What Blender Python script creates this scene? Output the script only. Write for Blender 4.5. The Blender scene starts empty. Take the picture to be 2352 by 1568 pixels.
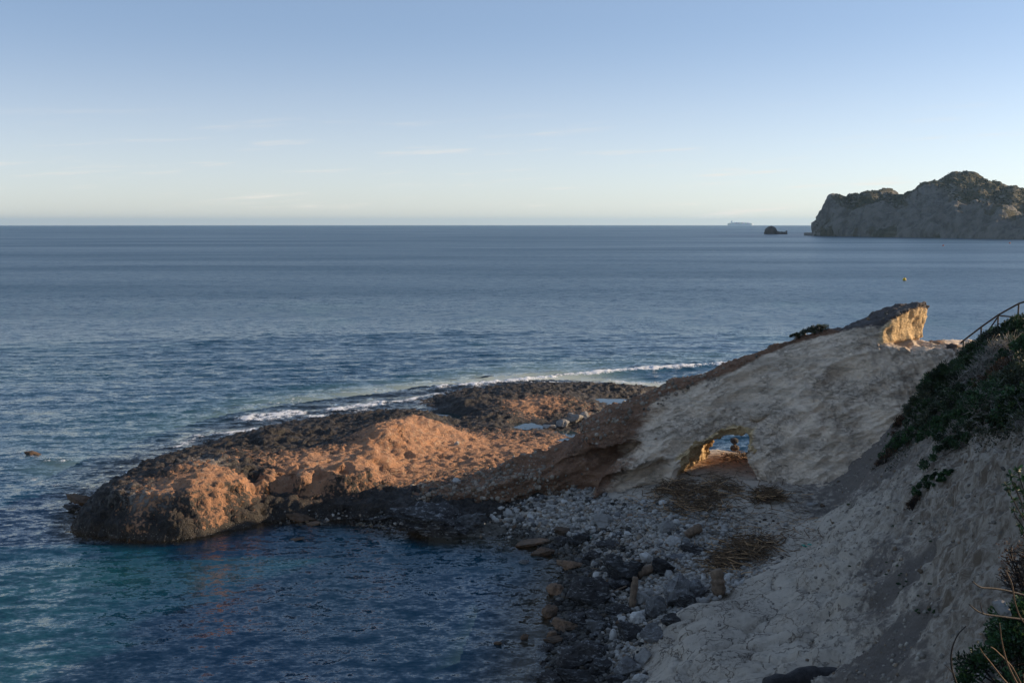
import bpy, math, random, colorsys
import numpy as np
from mathutils import Vector, Matrix, Euler

# ------------------------------------------------------------------ camera, light, sky
SC = bpy.context.scene
COL = SC.collection
F, CX, CY = 2287.0, 1176.0, 784.0            # focal length and centre for a 2352 x 1568 picture
PITCH = math.radians(6.77)
CAMZ = 15.0
cam_data = bpy.data.cameras.new("camera")
cam_data.sensor_width = 36.0
cam_data.lens = 36.0 * F / 2352.0
cam_data.clip_start = 0.2
cam_data.clip_end = 60000.0
cam = bpy.data.objects.new("camera", cam_data)
COL.objects.link(cam)
cam.location = (0, 0, CAMZ)
cam.rotation_euler = (math.radians(90) - PITCH, 0, math.radians(0))
SC.camera = cam

SUN_AZ = math.radians(74)      # clockwise from the view direction (+Y) towards +X
SUN_EL = math.radians(15)
SUN_DIR = Vector((math.sin(SUN_AZ) * math.cos(SUN_EL), math.cos(SUN_AZ) * math.cos(SUN_EL), math.sin(SUN_EL)))
world = bpy.data.worlds.new("World")
SC.world = world
world.use_nodes = True
wn, wl = world.node_tree.nodes, world.node_tree.links
wn.clear()
w_out = wn.new("ShaderNodeOutputWorld")
w_bg = wn.new("ShaderNodeBackground")
w_sky = wn.new("ShaderNodeTexSky")
w_sky.sky_type = 'NISHITA'
w_sky.sun_disc = False
w_sky.sun_elevation = SUN_EL
w_sky.sun_rotation = SUN_AZ
w_sky.altitude = 15
w_sky.air_density = 0.75
w_sky.dust_density = 0.35
w_sky.ozone_density = 5.0
w_bg.inputs[1].default_value = 0.15
# faint high cloud wisps low over the sea
w_tc = wn.new("ShaderNodeTexCoord")
w_sep = wn.new("ShaderNodeSeparateXYZ")
wl.new(w_tc.outputs['Generated'], w_sep.inputs[0])
def wmath(op, a, b=None, c=None):
    n = wn.new("ShaderNodeMath"); n.operation = op
    for i, v in enumerate((a, b, c)):
        if v is None: continue
        if isinstance(v, (int, float)): n.inputs[i].default_value = v
        else: wl.new(v, n.inputs[i])
    return n.outputs[0]
az = wmath('ARCTAN2', w_sep.outputs[0], w_sep.outputs[1])
w_comb = wn.new("ShaderNodeCombineXYZ")
wl.new(wmath('MULTIPLY', az, 5.0), w_comb.inputs[0])
elt = wmath('SUBTRACT', w_sep.outputs[2], wmath('MULTIPLY', az, 0.06))
wl.new(wmath('MULTIPLY', elt, 70.0), w_comb.inputs[1])
w_no = wn.new("ShaderNodeTexNoise")
w_no.inputs['Scale'].default_value = 1.3
w_no.inputs['Detail'].default_value = 7
w_no.inputs['Roughness'].default_value = 0.62
wl.new(w_comb.outputs[0], w_no.inputs['Vector'])
w_mr = wn.new("ShaderNodeMapRange"); w_mr.interpolation_type = 'SMOOTHSTEP'
w_mr.inputs[1].default_value = 0.53; w_mr.inputs[2].default_value = 0.78
wl.new(w_no.outputs['Fac'], w_mr.inputs[0])
w_band = wn.new("ShaderNodeMapRange"); w_band.interpolation_type = 'SMOOTHSTEP'
w_band.inputs[1].default_value = 0.13; w_band.inputs[2].default_value = 0.05
wl.new(w_sep.outputs[2], w_band.inputs[0])
w_f = wmath('MULTIPLY', wmath('MULTIPLY', w_mr.outputs[0], w_band.outputs[0]), wmath('MULTIPLY', wmath('GREATER_THAN', w_sep.outputs[2], 0.004), 0.85))
w_mix = wn.new("ShaderNodeMix"); w_mix.data_type = 'RGBA'
wl.new(w_f, w_mix.inputs[0])
wl.new(w_sky.outputs[0], w_mix.inputs[6])
w_mix.inputs[7].default_value = (4.9, 4.7, 4.6, 1)
w_hs = wn.new('ShaderNodeHueSaturation'); w_hs.inputs['Saturation'].default_value = 0.72; w_hs.inputs['Value'].default_value = 0.62
w_tn = wn.new('ShaderNodeMix'); w_tn.data_type = 'RGBA'; w_tn.blend_type = 'MULTIPLY'; w_tn.inputs[0].default_value = 1.0; w_tn.inputs[7].default_value = (1.0, .96, .88, 1)
wl.new(w_mix.outputs[2], w_tn.inputs[6])
wl.new(w_tn.outputs[2], w_hs.inputs['Color'])
# light scattered more than once, which the sky model leaves out: pale at the horizon, blue from there to the zenith
w_el = wn.new("ShaderNodeMapRange"); w_el.interpolation_type = 'SMOOTHSTEP'; w_el.inputs[1].default_value = -0.02; w_el.inputs[2].default_value = 0.20
wl.new(w_sep.outputs[2], w_el.inputs[0])
w_ms = wn.new('ShaderNodeMix'); w_ms.data_type = 'RGBA'; wl.new(w_el.outputs[0], w_ms.inputs[0])
w_ms.inputs[6].default_value = (2.15, 1.9, 1.6, 1); w_ms.inputs[7].default_value = (.50, .74, 1.12, 1)
w_ad = wn.new('ShaderNodeMix'); w_ad.data_type = 'RGBA'; w_ad.blend_type = 'ADD'; w_ad.inputs[0].default_value = 1.0
wl.new(w_hs.outputs[0], w_ad.inputs[6]); wl.new(w_ms.outputs[2], w_ad.inputs[7])
wl.new(w_ad.outputs[2], w_bg.inputs[0])
wl.new(w_bg.outputs[0], w_out.inputs[0])

sun_data = bpy.data.lights.new("sun", 'SUN')
sun_data.energy = 4.9
sun_data.angle = math.radians(0.5)
sun_data.color = (1.0, 0.76, 0.50)
sun = bpy.data.objects.new("sun", sun_data)
COL.objects.link(sun)
sun.rotation_euler = SUN_DIR.to_track_quat('Z', 'Y').to_euler()
sun.location = (40, 20, 60)

SC.view_settings.view_transform = 'Standard'
SC.view_settings.look = 'None'
SC.view_settings.exposure = 0.42
SC.view_settings.gamma = 1.0
SC.view_settings.use_curve_mapping = False
SC.cycles.max_bounces = 6
SC.cycles.transparent_max_bounces = 12
SC.cycles.volume_bounces = 0
SC.cycles.use_denoising = True

# ------------------------------------------------------------------ maths helpers
cp, sp_ = math.cos(PITCH), math.sin(PITCH)
def ray(px, py):
    a = (np.asarray(px, float) - CX) / F
    v = -(np.asarray(py, float) - CY) / F
    return a, cp + sp_ * v, -sp_ + cp * v
def at_z(px, py, z):
    a, y, d = ray(px, py)
    t = (z - CAMZ) / d
    return a * t, y * t, z + 0 * t
def at_y(px, py, Y):
    a, y, d = ray(px, py)
    t = Y / y
    return a * t, Y + 0 * t, CAMZ + d * t
def project(x, y, z):
    x = np.asarray(x, float); y = np.asarray(y, float); dz = np.asarray(z, float) - CAMZ
    f = y * cp - dz * sp_
    u = y * sp_ + dz * cp
    f = np.where(f > 0.1, f, 0.1)
    return CX + F * x / f, CY - F * u / f

RNG = np.random.default_rng(7)
_perm = np.random.default_rng(3).permutation(256)
_perm = np.concatenate([_perm, _perm, _perm]).astype(np.int32)
_grad = np.random.default_rng(5).normal(size=(256, 3)); _grad /= np.linalg.norm(_grad, axis=1)[:, None]
_grad = _grad.astype(np.float32)
def pnoise(P):
    P = np.asarray(P, np.float32)
    I = np.floor(P).astype(np.int32); f = P - I
    I = I & 255
    w = f * f * f * (f * (f * 6 - 15) + 10)
    out = np.zeros(len(P), np.float32)
    for dx in (0, 1):
        hx = _perm[(I[:, 0] + dx) & 255]; wx = w[:, 0] if dx else 1 - w[:, 0]
        for dy in (0, 1):
            hy = _perm[hx + ((I[:, 1] + dy) & 255)]; wy = w[:, 1] if dy else 1 - w[:, 1]
            for dz in (0, 1):
                h = _perm[hy + ((I[:, 2] + dz) & 255)]; wz = w[:, 2] if dz else 1 - w[:, 2]
                g = _grad[h]
                out += wx * wy * wz * (g[:, 0] * (f[:, 0] - dx) + g[:, 1] * (f[:, 1] - dy) + g[:, 2] * (f[:, 2] - dz))
    return out * 1.6
def fbm(P, octaves=4, gain=0.5, lac=2.03):
    s = 0; a = 1.0; P = np.asarray(P, np.float32)
    for i in range(octaves):
        s = s + a * pnoise(P + 17.3 * i); a *= gain; P = P * lac
    return s
def ridged(P, octaves=4, gain=0.55, lac=2.05):
    s = 0; a = 1.0; P = np.asarray(P, np.float32)
    for i in range(octaves):
        s = s + a * (1 - np.abs(pnoise(P + 11.7 * i)) * 2.2); a *= gain; P = P * lac
    return s
def _hash3(I, k):
    n = (I[:, 0] * 73856093) ^ (I[:, 1] * 19349663) ^ (I[:, 2] * 83492791) ^ (k * 2654435)
    n = (n ^ (n >> 13)) * 1274126177
    n = n & 0x7fffffff
    n = (n ^ (n >> 15)) * 22695477 & 0x7fffffff
    return (n % 65536) / 65536.0
def worley(P, two=False):
    P = np.asarray(P, np.float64)
    I = np.floor(P).astype(np.int64)
    d1 = np.full(len(P), 9.0); d2 = np.full(len(P), 9.0)
    for dx in (-1, 0, 1):
        for dy in (-1, 0, 1):
            for dz in (-1, 0, 1):
                J = I + np.array([dx, dy, dz])
                q = J + np.stack([_hash3(J, 1), _hash3(J, 2), _hash3(J, 3)], 1) * 0.9
                d = np.sqrt(((q - P) ** 2).sum(1))
                d2 = np.minimum(d2, np.maximum(d, d1)); d1 = np.minimum(d1, d)
    return (d1, d2) if two else d1
def sstep(a, b, x):
    t = np.clip((x - a) / (b - a), 0, 1)
    return t * t * (3 - 2 * t)

# ------------------------------------------------------------------ object helpers
def tag(o, label=None, cat=None, group=None, kind=None):
    if label: o['label'] = label
    if cat: o['category'] = cat
    if group: o['group'] = group
    if kind: o['kind'] = kind
    return o
def mesh_np(name, V, Fc, attrs=None, smooth=True):
    """V (n,3); Fc list of int arrays (m,3) / (m,4)."""
    me = bpy.data.meshes.new(name)
    V = np.ascontiguousarray(V, np.float32)
    if isinstance(Fc, np.ndarray): Fc = [Fc]
    Fc = [f for f in Fc if len(f)]
    me.vertices.add(len(V)); me.vertices.foreach_set("co", V.ravel())
    loops = np.concatenate([f.ravel() for f in Fc]).astype(np.int32)
    tot = np.concatenate([np.full(len(f), f.shape[1], np.int32) for f in Fc])
    st = np.concatenate([[0], np.cumsum(tot)[:-1]]).astype(np.int32)
    me.loops.add(len(loops)); me.loops.foreach_set("vertex_index", loops)
    me.polygons.add(len(tot)); me.polygons.foreach_set("loop_start", st); me.polygons.foreach_set("loop_total", tot)
    if smooth: me.polygons.foreach_set("use_smooth", np.ones(len(tot), bool))
    me.update(calc_edges=True)
    for k, arr in (attrs or {}).items():
        arr = np.asarray(arr, np.float32)
        if arr.ndim == 1:
            a = me.attributes.new(k, 'FLOAT', 'POINT'); a.data.foreach_set("value", arr)
        else:
            a = me.attributes.new(k, 'FLOAT_COLOR', 'POINT')
            if arr.shape[1] == 3: arr = np.concatenate([arr, np.ones((len(arr), 1), np.float32)], 1)
            a.data.foreach_set("color", np.ascontiguousarray(arr).ravel())
    return me
def mobj(name, me, mat=None, parent=None, loc=None):
    o = bpy.data.objects.new(name, me)
    COL.objects.link(o)
    if mat and len(me.materials) == 0: me.materials.append(mat)
    if parent: o.parent = parent
    if loc is not None: o.location = loc
    return o
def empty(name, loc=(0, 0, 0), rz=0):
    o = bpy.data.objects.new(name, None); COL.objects.link(o)
    o.location = loc; o.rotation_euler = (0, 0, rz); o.empty_display_size = 0.3
    return o
def grid_faces(nx, ny, keep=None):
    i, j = np.meshgrid(np.arange(nx - 1), np.arange(ny - 1), indexing='ij')
    a = (i * ny + j).ravel()
    Q = np.stack([a, a + ny, a + ny + 1, a + 1], 1)
    return Q if keep is None else Q[keep.ravel()]
def compact(V, Q, *arrs):
    used = np.unique(Q); m = np.full(len(V), -1); m[used] = np.arange(len(used))
    return (V[used], m[Q]) + tuple(a[used] for a in arrs)
def vnormals(V, Q):
    if Q.shape[1] == 4: n = np.cross(V[Q[:, 2]] - V[Q[:, 0]], V[Q[:, 3]] - V[Q[:, 1]])
    else: n = np.cross(V[Q[:, 1]] - V[Q[:, 0]], V[Q[:, 2]] - V[Q[:, 0]])
    N = np.zeros_like(V)
    for k in range(3):
        for c in range(Q.shape[1]):
            N[:, k] += np.bincount(Q[:, c], n[:, k], len(V))
    return N / (np.linalg.norm(N, axis=1)[:, None] + 1e-12)
def tube(pts, radii, sides=6, caps=True):
    """one tube along pts; returns V, quads, tris"""
    pts = np.asarray(pts, float); n = len(pts)
    radii = np.broadcast_to(np.asarray(radii, float), (n,))
    T = np.gradient(pts, axis=0); T /= np.linalg.norm(T, axis=1)[:, None] + 1e-9
    up = np.array([0, 0, 1.0]) if abs(T[:, 2]).mean() < 0.8 else np.array([1.0, 0, 0])
    A = np.cross(T, up); A /= np.linalg.norm(A, axis=1)[:, None] + 1e-9
    B = np.cross(T, A)
    th = np.linspace(0, 2 * np.pi, sides, endpoint=False)
    V = (pts[:, None] + radii[:, None, None] * (np.cos(th)[None, :, None] * A[:, None] + np.sin(th)[None, :, None] * B[:, None])).reshape(-1, 3)
    Q = []
    for i in range(n - 1):
        for s in range(sides):
            a = i * sides + s; b = i * sides + (s + 1) % sides
            Q.append((a, b, b + sides, a + sides))
    Tt = []
    if caps:
        V = np.concatenate([V, pts[:1], pts[-1:]])
        for s in range(sides):
            Tt.append((n * sides, (s + 1) % sides, s))
            Tt.append((n * sides + 1, (n - 1) * sides + s, (n - 1) * sides + (s + 1) % sides))
    return V, np.array(Q), np.array(Tt).reshape(-1, 3)
class MB:
    def __init__(s): s.V = []; s.Q = []; s.T = []; s.n = 0; s.C = []
    def add(s, V, Q=None, T=None, col=None):
        V = np.asarray(V, float)
        s.V.append(V)
        if Q is not None and len(Q): s.Q.append(np.asarray(Q) + s.n)
        if T is not None and len(T): s.T.append(np.asarray(T) + s.n)
        s.C.append(np.broadcast_to(np.asarray(col if col is not None else (1, 1, 1), float), (len(V), 3)))
        s.n += len(V); return s
    def tube(s, pts, r, sides=6, col=None):
        V, Q, T = tube(pts, r, sides); return s.add(V, Q, T, col)
    def box(s, c, size, rot=None, col=None):
        v = np.array([(x, y, z) for x in (-.5, .5) for y in (-.5, .5) for z in (-.5, .5)]) * np.asarray(size)
        if rot is not None: v = v @ np.array(rot.to_matrix()).T
        q = [(0, 1, 3, 2), (4, 6, 7, 5), (0, 4, 5, 1), (2, 3, 7, 6), (0, 2, 6, 4), (1, 5, 7, 3)]
        return s.add(v + np.asarray(c), q, None, col)
    def mesh(s, name, smooth=True):
        fs = []
        if s.Q: fs.append(np.concatenate(s.Q))
        if s.T: fs.append(np.concatenate(s.T))
        return mesh_np(name, np.concatenate(s.V), fs, {'tint': np.concatenate(s.C)}, smooth)
def inpoly(px, py, poly):
    poly = np.asarray(poly, float); inside = np.zeros(np.shape(px), bool)
    x1, y1 = poly[-1]
    for x2, y2 in poly:
        c = ((y1 > py) != (y2 > py)) & (px < (x2 - x1) * (py - y1) / ((y2 - y1) if y2 != y1 else 1e-9) + x1)
        inside ^= c; x1, y1 = x2, y2
    return inside
def seg_dist(px, py, pts):
    d = np.full(np.shape(px), 1e9)
    for (x1, y1), (x2, y2) in zip(pts[:-1], pts[1:]):
        dx, dy = x2 - x1, y2 - y1
        t = np.clip(((px - x1) * dx + (py - y1) * dy) / (dx * dx + dy * dy + 1e-9), 0, 1)
        d = np.minimum(d, np.hypot(px - x1 - t * dx, py - y1 - t * dy))
    return d
def poly_sdf(px, py, poly):
    pts = list(poly) + [poly[0]]
    d = seg_dist(px, py, pts)
    return np.where(inpoly(px, py, poly), -d, d)

# ------------------------------------------------------------------ material helpers
class NT:
    def __init__(s, name):
        s.m = bpy.data.materials.new(name); s.m.use_nodes = True
        s.n = s.m.node_tree.nodes; s.l = s.m.node_tree.links; s.n.clear()
        s.out = s.n.new("ShaderNodeOutputMaterial")
    def set(s, sock, v):
        if isinstance(v, bpy.types.NodeSocket): s.l.new(v, sock)
        elif isinstance(v, (tuple, list)) and len(v) == 3 and sock.type == 'RGBA': sock.default_value = (*v, 1)
        else: sock.default_value = v
    def math(s, op, a, b=None, clamp=False):
        n = s.n.new("ShaderNodeMath"); n.operation = op; n.use_clamp = clamp
        s.set(n.inputs[0], a)
        if b is not None: s.set(n.inputs[1], b)
        return n.outputs[0]
    def mix(s, f, a, b, mode='MIX'):
        n = s.n.new("ShaderNodeMix"); n.data_type = 'RGBA'; n.blend_type = mode
        s.set(n.inputs[0], f); s.set(n.inputs[6], a); s.set(n.inputs[7], b)
        return n.outputs[2]
    def ramp(s, v, a, b, lo=0.0, hi=1.0):
        n = s.n.new("ShaderNodeMapRange"); n.interpolation_type = 'SMOOTHSTEP'
        s.set(n.inputs[0], v); n.inputs[1].default_value = a; n.inputs[2].default_value = b
        n.inputs[3].default_value = lo; n.inputs[4].default_value = hi
        return n.outputs[0]
    def pos(s, scale=(1, 1, 1), rot=(0, 0, 0), obj=False):
        n = s.n.new("ShaderNodeMapping"); n.inputs['Scale'].default_value = scale; n.inputs['Rotation'].default_value = rot
        if obj:
            t = s.n.new("ShaderNodeTexCoord"); s.l.new(t.outputs['Object'], n.inputs[0])
        else:
            g = s.n.new("ShaderNodeNewGeometry"); s.l.new(g.outputs['Position'], n.inputs[0])
        return n.outputs[0]
    def noise(s, vec, scale, detail=5, rough=0.55, dist=0.0, out='Fac'):
        n = s.n.new("ShaderNodeTexNoise"); s.l.new(vec, n.inputs['Vector'])
        n.inputs['Scale'].default_value = scale; n.inputs['Detail'].default_value = detail
        n.inputs['Roughness'].default_value = rough; n.inputs['Distortion'].default_value = dist
        return n.outputs[out]
    def vor(s, vec, scale, feature='F1', out='Distance', rand=1.0):
        n = s.n.new("ShaderNodeTexVoronoi"); n.feature = feature; s.l.new(vec, n.inputs['Vector'])
        n.inputs['Scale'].default_value = scale; n.inputs['Randomness'].default_value = rand
        return n.outputs[out]
    def attr(s, name, out='Fac'):
        n = s.n.new("ShaderNodeAttribute"); n.attribute_name = name
        return n.outputs[out]
    def sep(s, c):
        n = s.n.new("ShaderNodeSeparateColor"); s.l.new(c, n.inputs[0]); return n.outputs
    def bump(s, h, dist, strength=1.0, normal=None):
        n = s.n.new("ShaderNodeBump"); s.set(n.inputs['Height'], h)
        n.inputs['Distance'].default_value = dist; n.inputs['Strength'].default_value = strength
        if normal is not None: s.l.new(normal, n.inputs['Normal'])
        return n.outputs[0]
    def bsdf(s, **k):
        n = s.n.new("ShaderNodeBsdfPrincipled")
        for key, v in k.items(): s.set(n.inputs[key.replace('_', ' ')], v)
        return n.outputs[0]
    def done(s, sh):
        s.l.new(sh, s.out.inputs[0]); return s.m
def simple_mat(name, col, rough=0.8, var=0.25, scale=6.0, bump=0.01, tint=False, **k):
    t = NT(name)
    v = t.pos(obj=True)
    nz = t.noise(v, scale, 6, 0.6)
    c = t.mix(t.ramp(nz, 0.3, 0.7), tuple(x * (1 - var) for x in col), tuple(min(1, x * (1 + var)) for x in col))
    if tint: c = t.mix(1.0, c, t.attr('tint', 'Color'), 'MULTIPLY')
    return t.done(t.bsdf(Base_Color=c, Roughness=rough, Normal=t.bump(t.noise(v, scale * 4, 6, .65), bump), **k))
# ------------------------------------------------------------------ the lie of the land: height control points
# (pixel x, pixel y, height z) seen points; third value is a height
CZ = [
 # waterline of the cove and the tip
 (250,1232,0.0),(340,1243,0.0),(440,1236,0.0),(530,1214,0.0),(630,1196,0.0),(655,1172,-.1),(740,1182,0.0),(830,1187,0.0),(900,1200,0.0),
 (900,1222,0.0),(1000,1240,0.0),(1110,1232,0.0),(1170,1228,0.0),(1230,1255,0.0),(1290,1300,0.0),(1268,1350,0.0),(1255,1400,0.0),(1262,1460,0.0),(1270,1510,0.0),(1235,1568,0.0),
 # under water
 (1220,1330,-.9),(1180,1420,-.8),(1150,1500,-.9),(1130,1568,-.9),
 (900,1400,-2.6),(600,1400,-3.2),(300,1450,-3.2),(0,1300,-3.2),(900,1568,-2.6),(500,1568,-3),(0,1568,-3),
 (190,1140,-.9),(120,1170,-1.0),(60,1120,-1.2),(0,1060,-1.4),(240,1085,-1.4),(330,1040,-1.4),(480,985,-1.2),(620,945,-1.1),(800,915,-1.1),(950,900,-1.2),(1150,868,-1.2),(1350,855,-1.2),(1550,850,-1.2),(1700,835,-1.2),
 (300,950,-2.6),(600,880,-2.6),(900,850,-2.8),(1300,810,-2.8),(0,900,-3),
 # tip block
 # black reef in front of and behind the tip
 (262,1118,1.0),(300,1080,1.2),(345,1066,1.1),(400,1040,1.1),(360,1085,.5),(420,1050,.9),(330,1106,.1),
 # cleft
 (640,1168,.2),
 # raised orange spine
 (535,1072,2.5),(600,1062,2.75),(700,1056,2.7),(780,1047,2.65),(845,1018,2.5),(880,985,2.6),(910,960,2.6),(960,953,2.3),(1010,970,1.9),(1035,990,1.4),
 (570,1105,1.9),(600,1130,1.3),(640,1148,.9),(680,1095,1.6),(640,1085,1.9),(760,1085,1.4),(840,1065,1.25),(900,1040,1.3),(950,1010,1.7),(930,985,2.3),(1000,1000,1.3),
 (640,1120,1.3),(720,1118,1.2),(700,1150,.75),(780,1150,.8),(840,1130,.95),(850,1165,.5),(760,1172,.35),
 # black shelf behind the spine
 (530,1030,1.0),(600,1010,1.05),(620,988,1.25),(655,985,1.2),(700,1000,.9),(560,1005,.8),(650,1035,1.1),(740,1025,1.1),(760,980,1.1),(800,985,.7),(820,1000,1.2),(870,950,1.25),(905,942,1.35),(940,938,1.4),(980,945,1.2),
 (510,1040,.6),(450,1030,.9),
 # inlet pool
 (998,942,.3),(1010,950,-.25),(1028,962,-.3),(1045,970,-.2),(1052,978,.4),
 # lit flat
 (1060,990,.55),(1100,985,.6),(1150,975,.65),(1100,1010,.6),(1200,1000,.6),(1180,1030,.75),(1060,1030,.85),(1000,1040,.95),(960,1070,1.0),(1060,1075,1.0),(1150,1050,.95),(1230,1020,.7),(1260,1010,.6),(1240,1045,1.1),
 (880,1090,1.0),(950,1100,1.05),(1010,1100,1.1),
 # second reef
 (1010,932,.6),(1050,918,1.1),(1090,906,1.15),(1100,925,.9),(1150,900,1.1),(1160,920,.85),(1200,905,1.0),(1250,890,1.25),(1310,895,.95),(1370,888,.9),(1420,885,.9),(1455,888,.8),(1480,895,.4),(1530,890,.2),
 (1100,945,.8),(1180,945,.9),(1250,925,1.1),(1310,915,1.0),(1360,925,.8),(1300,945,.6),(1340,955,.7),(1230,960,.5),(1150,962,.6),
 (1392,925,.12),(1375,918,.35),(1420,915,.25),(1450,925,.2),
 (1212,976,.12),(1180,982,.2),(1245,964,.15),(1165,990,.35),
 (1290,1000,.1),(1282,1018,.1),(1310,985,.25),(1265,990,.5),(1330,1010,.3),(1260,1000,.5),
 # beach
 (1370,1185,.9),(1300,1210,.6),(1240,1215,.45),(1500,1190,1.35),(1450,1240,.95),(1400,1290,.55),(1340,1310,.2),(1600,1250,1.35),(1540,1300,.9),(1450,1370,.45),(1380,1400,.25),(1350,1470,.15),(1340,1568,.15),
 (1500,1400,.6),(1450,1460,.45),(1420,1540,.4),(1560,1370,.95),(1640,1340,1.3),(1700,1180,1.75),(1600,1160,1.6),(1780,1230,1.85),(1780,1150,1.95),(1730,1310,1.6),(1850,1200,2.0),(1860,1250,2.1),(1800,1290,1.9),
 (1600,1110,1.95),(1700,1100,2.1),(1680,1070,2.2),(1660,1048,2.25),(1700,1045,2.25),
 # smooth pale rock at the foot
 (1590,1402,1.75),(1640,1395,2.05),(1530,1450,1.5),(1500,1490,1.1),(1488,1530,.7),(1480,1568,.6),(1600,1450,2.0),(1700,1430,2.15),(1720,1455,1.95),(1730,1400,1.9),(1560,1520,1.75),(1650,1520,2.3),(1700,1340,1.7),(1780,1380,2.2),(1750,1500,2.4),(1800,1440,2.3),
]
# seen points with a distance y instead of a height
CYD = [
 (205,1200,47.5),(203,1165,47.6),(215,1150,48.2),(235,1152,47.4),(250,1200,46.9),(290,1215,46.5),(290,1175,46.75),(360,1205,46.25),(360,1168,46.5),(430,1215,46.5),(430,1175,46.7),(430,1150,47.0),(480,1190,47.3),(500,1165,47.8),(520,1130,48.3),(540,1105,49.2),(565,1150,48.9),(585,1175,49.0),(615,1186,49.3),
 (470,1100,48.3),(330,1132,47.8),(400,1105,48.6),(350,1102,49.2),(430,1064,50.8),(490,1059,50.7),(515,1075,50.3),(410,1137,47.6),(300,1142,47.3),(380,1080,50.0),(450,1135,47.4),(460,1080,49.6),
 (1750,1568,25.6),(1850,1500,26.5),(1900,1568,23),(1850,1400,30),(1865,1320,33),(1880,1240,38),(1950,1300,32),(1950,1400,28.5),(1950,1200,37),(2000,1500,24.5),(2050,1400,26.5),(2050,1300,29),(2050,1200,32),(2000,1130,38),(2100,1568,19.5),
 (2150,1450,22.5),(2150,1300,26),(2150,1200,28.5),(2200,1568,17),(2230,1400,20.5),(2250,1300,22.5),(2250,1200,24),(2352,1300,20),(2352,1200,21.5),(2352,1450,16.5),(2352,1568,14),
 (2352,1090,23),(2280,1090,25.5),(2200,1110,28.5),(2130,1130,31.5),(2060,1120,34.5),(2010,1080,40),(2060,1030,41),(2130,1040,36),(2200,1030,32.5),(2280,1010,29.5),(2352,1000,27),
 (2060,980,44),(2110,930,46),(2170,900,45),(2250,900,39),(2352,900,33),(2200,840,48),(2280,820,44),(2352,800,40),(2240,795,51),(2300,765,50),(2352,740,48),(2352,720,52),
]
# hidden or outside the picture: plain world points
CW = [
 (-20.5,44.3,-1.8),(-16,44.2,-2),(-13,46.2,-1.6),(-10.5,47.2,-1.2),(-8,47.4,-1.2),(38,58,9),(-5.5,45.6,-1.4),(-2,44,-1.3),(1,41.5,-.8),(-23.5,48,-1.6),
 (-13.9,51.6,1.3),(-13.6,51.0,.9),(-13.3,50.3,.5),(-12.95,49.6,.15),
 (30,40,12.0),(36,30,14.5),(29,20,14),(23,10,14),(45,45,14.5),(50,20,18),(34,50,11.5),(46,54,11.5),(60,40,18),(60,0,20),(36,0,16),(20,0,14),(10,0,13.6),(0,-1,13.3),(4,-10,15),(-12,-10,11),(-15,0,4),(-8,4,5),(0,4,9.5),(6,6,11),
 (9,10,10.6),(6.4,10,10.3),(5.3,9,10.3),(5.2,7,10.5),(7,12,9.6),(3.5,10,6.0),(0,12,3),(-6,14,0),(0,20,-.5),(4,22,.3),(5,18,1.5),(7,20,3.5),(-15,14,-2.5),(-30,0,-3),(-40,25,-4),(13,8,12.3),(10,6,12.2),
 (27,55.5,8.4),(30.5,56.5,8.2),(34,58,6.5),(30,60,3.0),(24,57,3.6),(22,55.4,4.2),(20,54.8,2.5),(18,54.6,1.6),(16,54.8,1.3),(21,58,1.6),(27,57.5,5.5),(16,59,1.2),(12,58.0,1.7),(14,60.5,.5),(14.5,62.5,-.5),(20,62,-.2),(26,66,.3),(12.5,63,-.6),(17,66,-1.2),(15.8,44.5,2.0),(14.3,43,1.95),(17.6,46.3,3.9),(13.5,46.5,2.0),(15.5,47,2.1),(17.6,48,3.4),(13.6,68,-1.2),(30,70,-.8),(40,62,3),(44,72,-.8),(60,68,4),(70,85,-1),
 (6,57,.9),(8,62,.4),(6,68,.3),(9,74,-.2),(12,82,-.1),(16,74,-1.0),(20,85,-1.6),(14,95,-1.6),(40,95,-3),
 (-60,80,-4),(-60,120,-5),(0,130,-5),(60,120,-5),(-40,50,-4),(-45,100,-4),(-20,100,-2.5),
]
pts = []
for px, py, z in CZ:
    x, y, zz = at_z(px, py, z); pts.append((x, y, z))
for px, py, Y in CYD:
    x, y, zz = at_y(px, py, Y); pts.append((x, y, zz))
pts += CW
CP = np.array(pts, float)
def rbf_fit(P, v, smooth=0.02):
    d = np.hypot(P[:, None, 0] - P[None, :, 0], P[:, None, 1] - P[None, :, 1])
    n = len(P); A = np.zeros((n + 3, n + 3)); A[:n, :n] = -d + smooth * np.eye(n) * -1
    A[:n, n] = 1; A[:n, n + 1:] = P[:, :2]; A[n:, :n] = A[:n, n:].T
    return np.linalg.solve(A, np.concatenate([v, np.zeros(3)]))
def rbf_eval(P, w, x, y):
    out = np.full(x.shape, w[len(P)]) + w[len(P) + 1] * x + w[len(P) + 2] * y
    out = out.astype(np.float32); xf = x.astype(np.float32); yf = y.astype(np.float32)
    for i in range(len(P)):
        out -= np.float32(w[i]) * np.sqrt((xf - np.float32(P[i, 0])) ** 2 + (yf - np.float32(P[i, 1])) ** 2)
    return out
GX0, GX1, GY0, GY1, GS = -50.0, 66.0, -12.0, 122.0, 0.2
gx = np.arange(GX0, GX1, GS); gy = np.arange(GY0, GY1, GS)
GXX, GYY = np.meshgrid(gx, gy, indexing='ij')
HG = rbf_eval(CP, rbf_fit(CP, CP[:, 2]), GXX, GYY)
_bl = HG.copy()
for _ in range(5):
    _bl[1:-1] = (_bl[:-2] + 2 * _bl[1:-1] + _bl[2:]) / 4
    _bl[:, 1:-1] = (_bl[:, :-2] + 2 * _bl[:, 1:-1] + _bl[:, 2:]) / 4
HG = _bl
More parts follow.
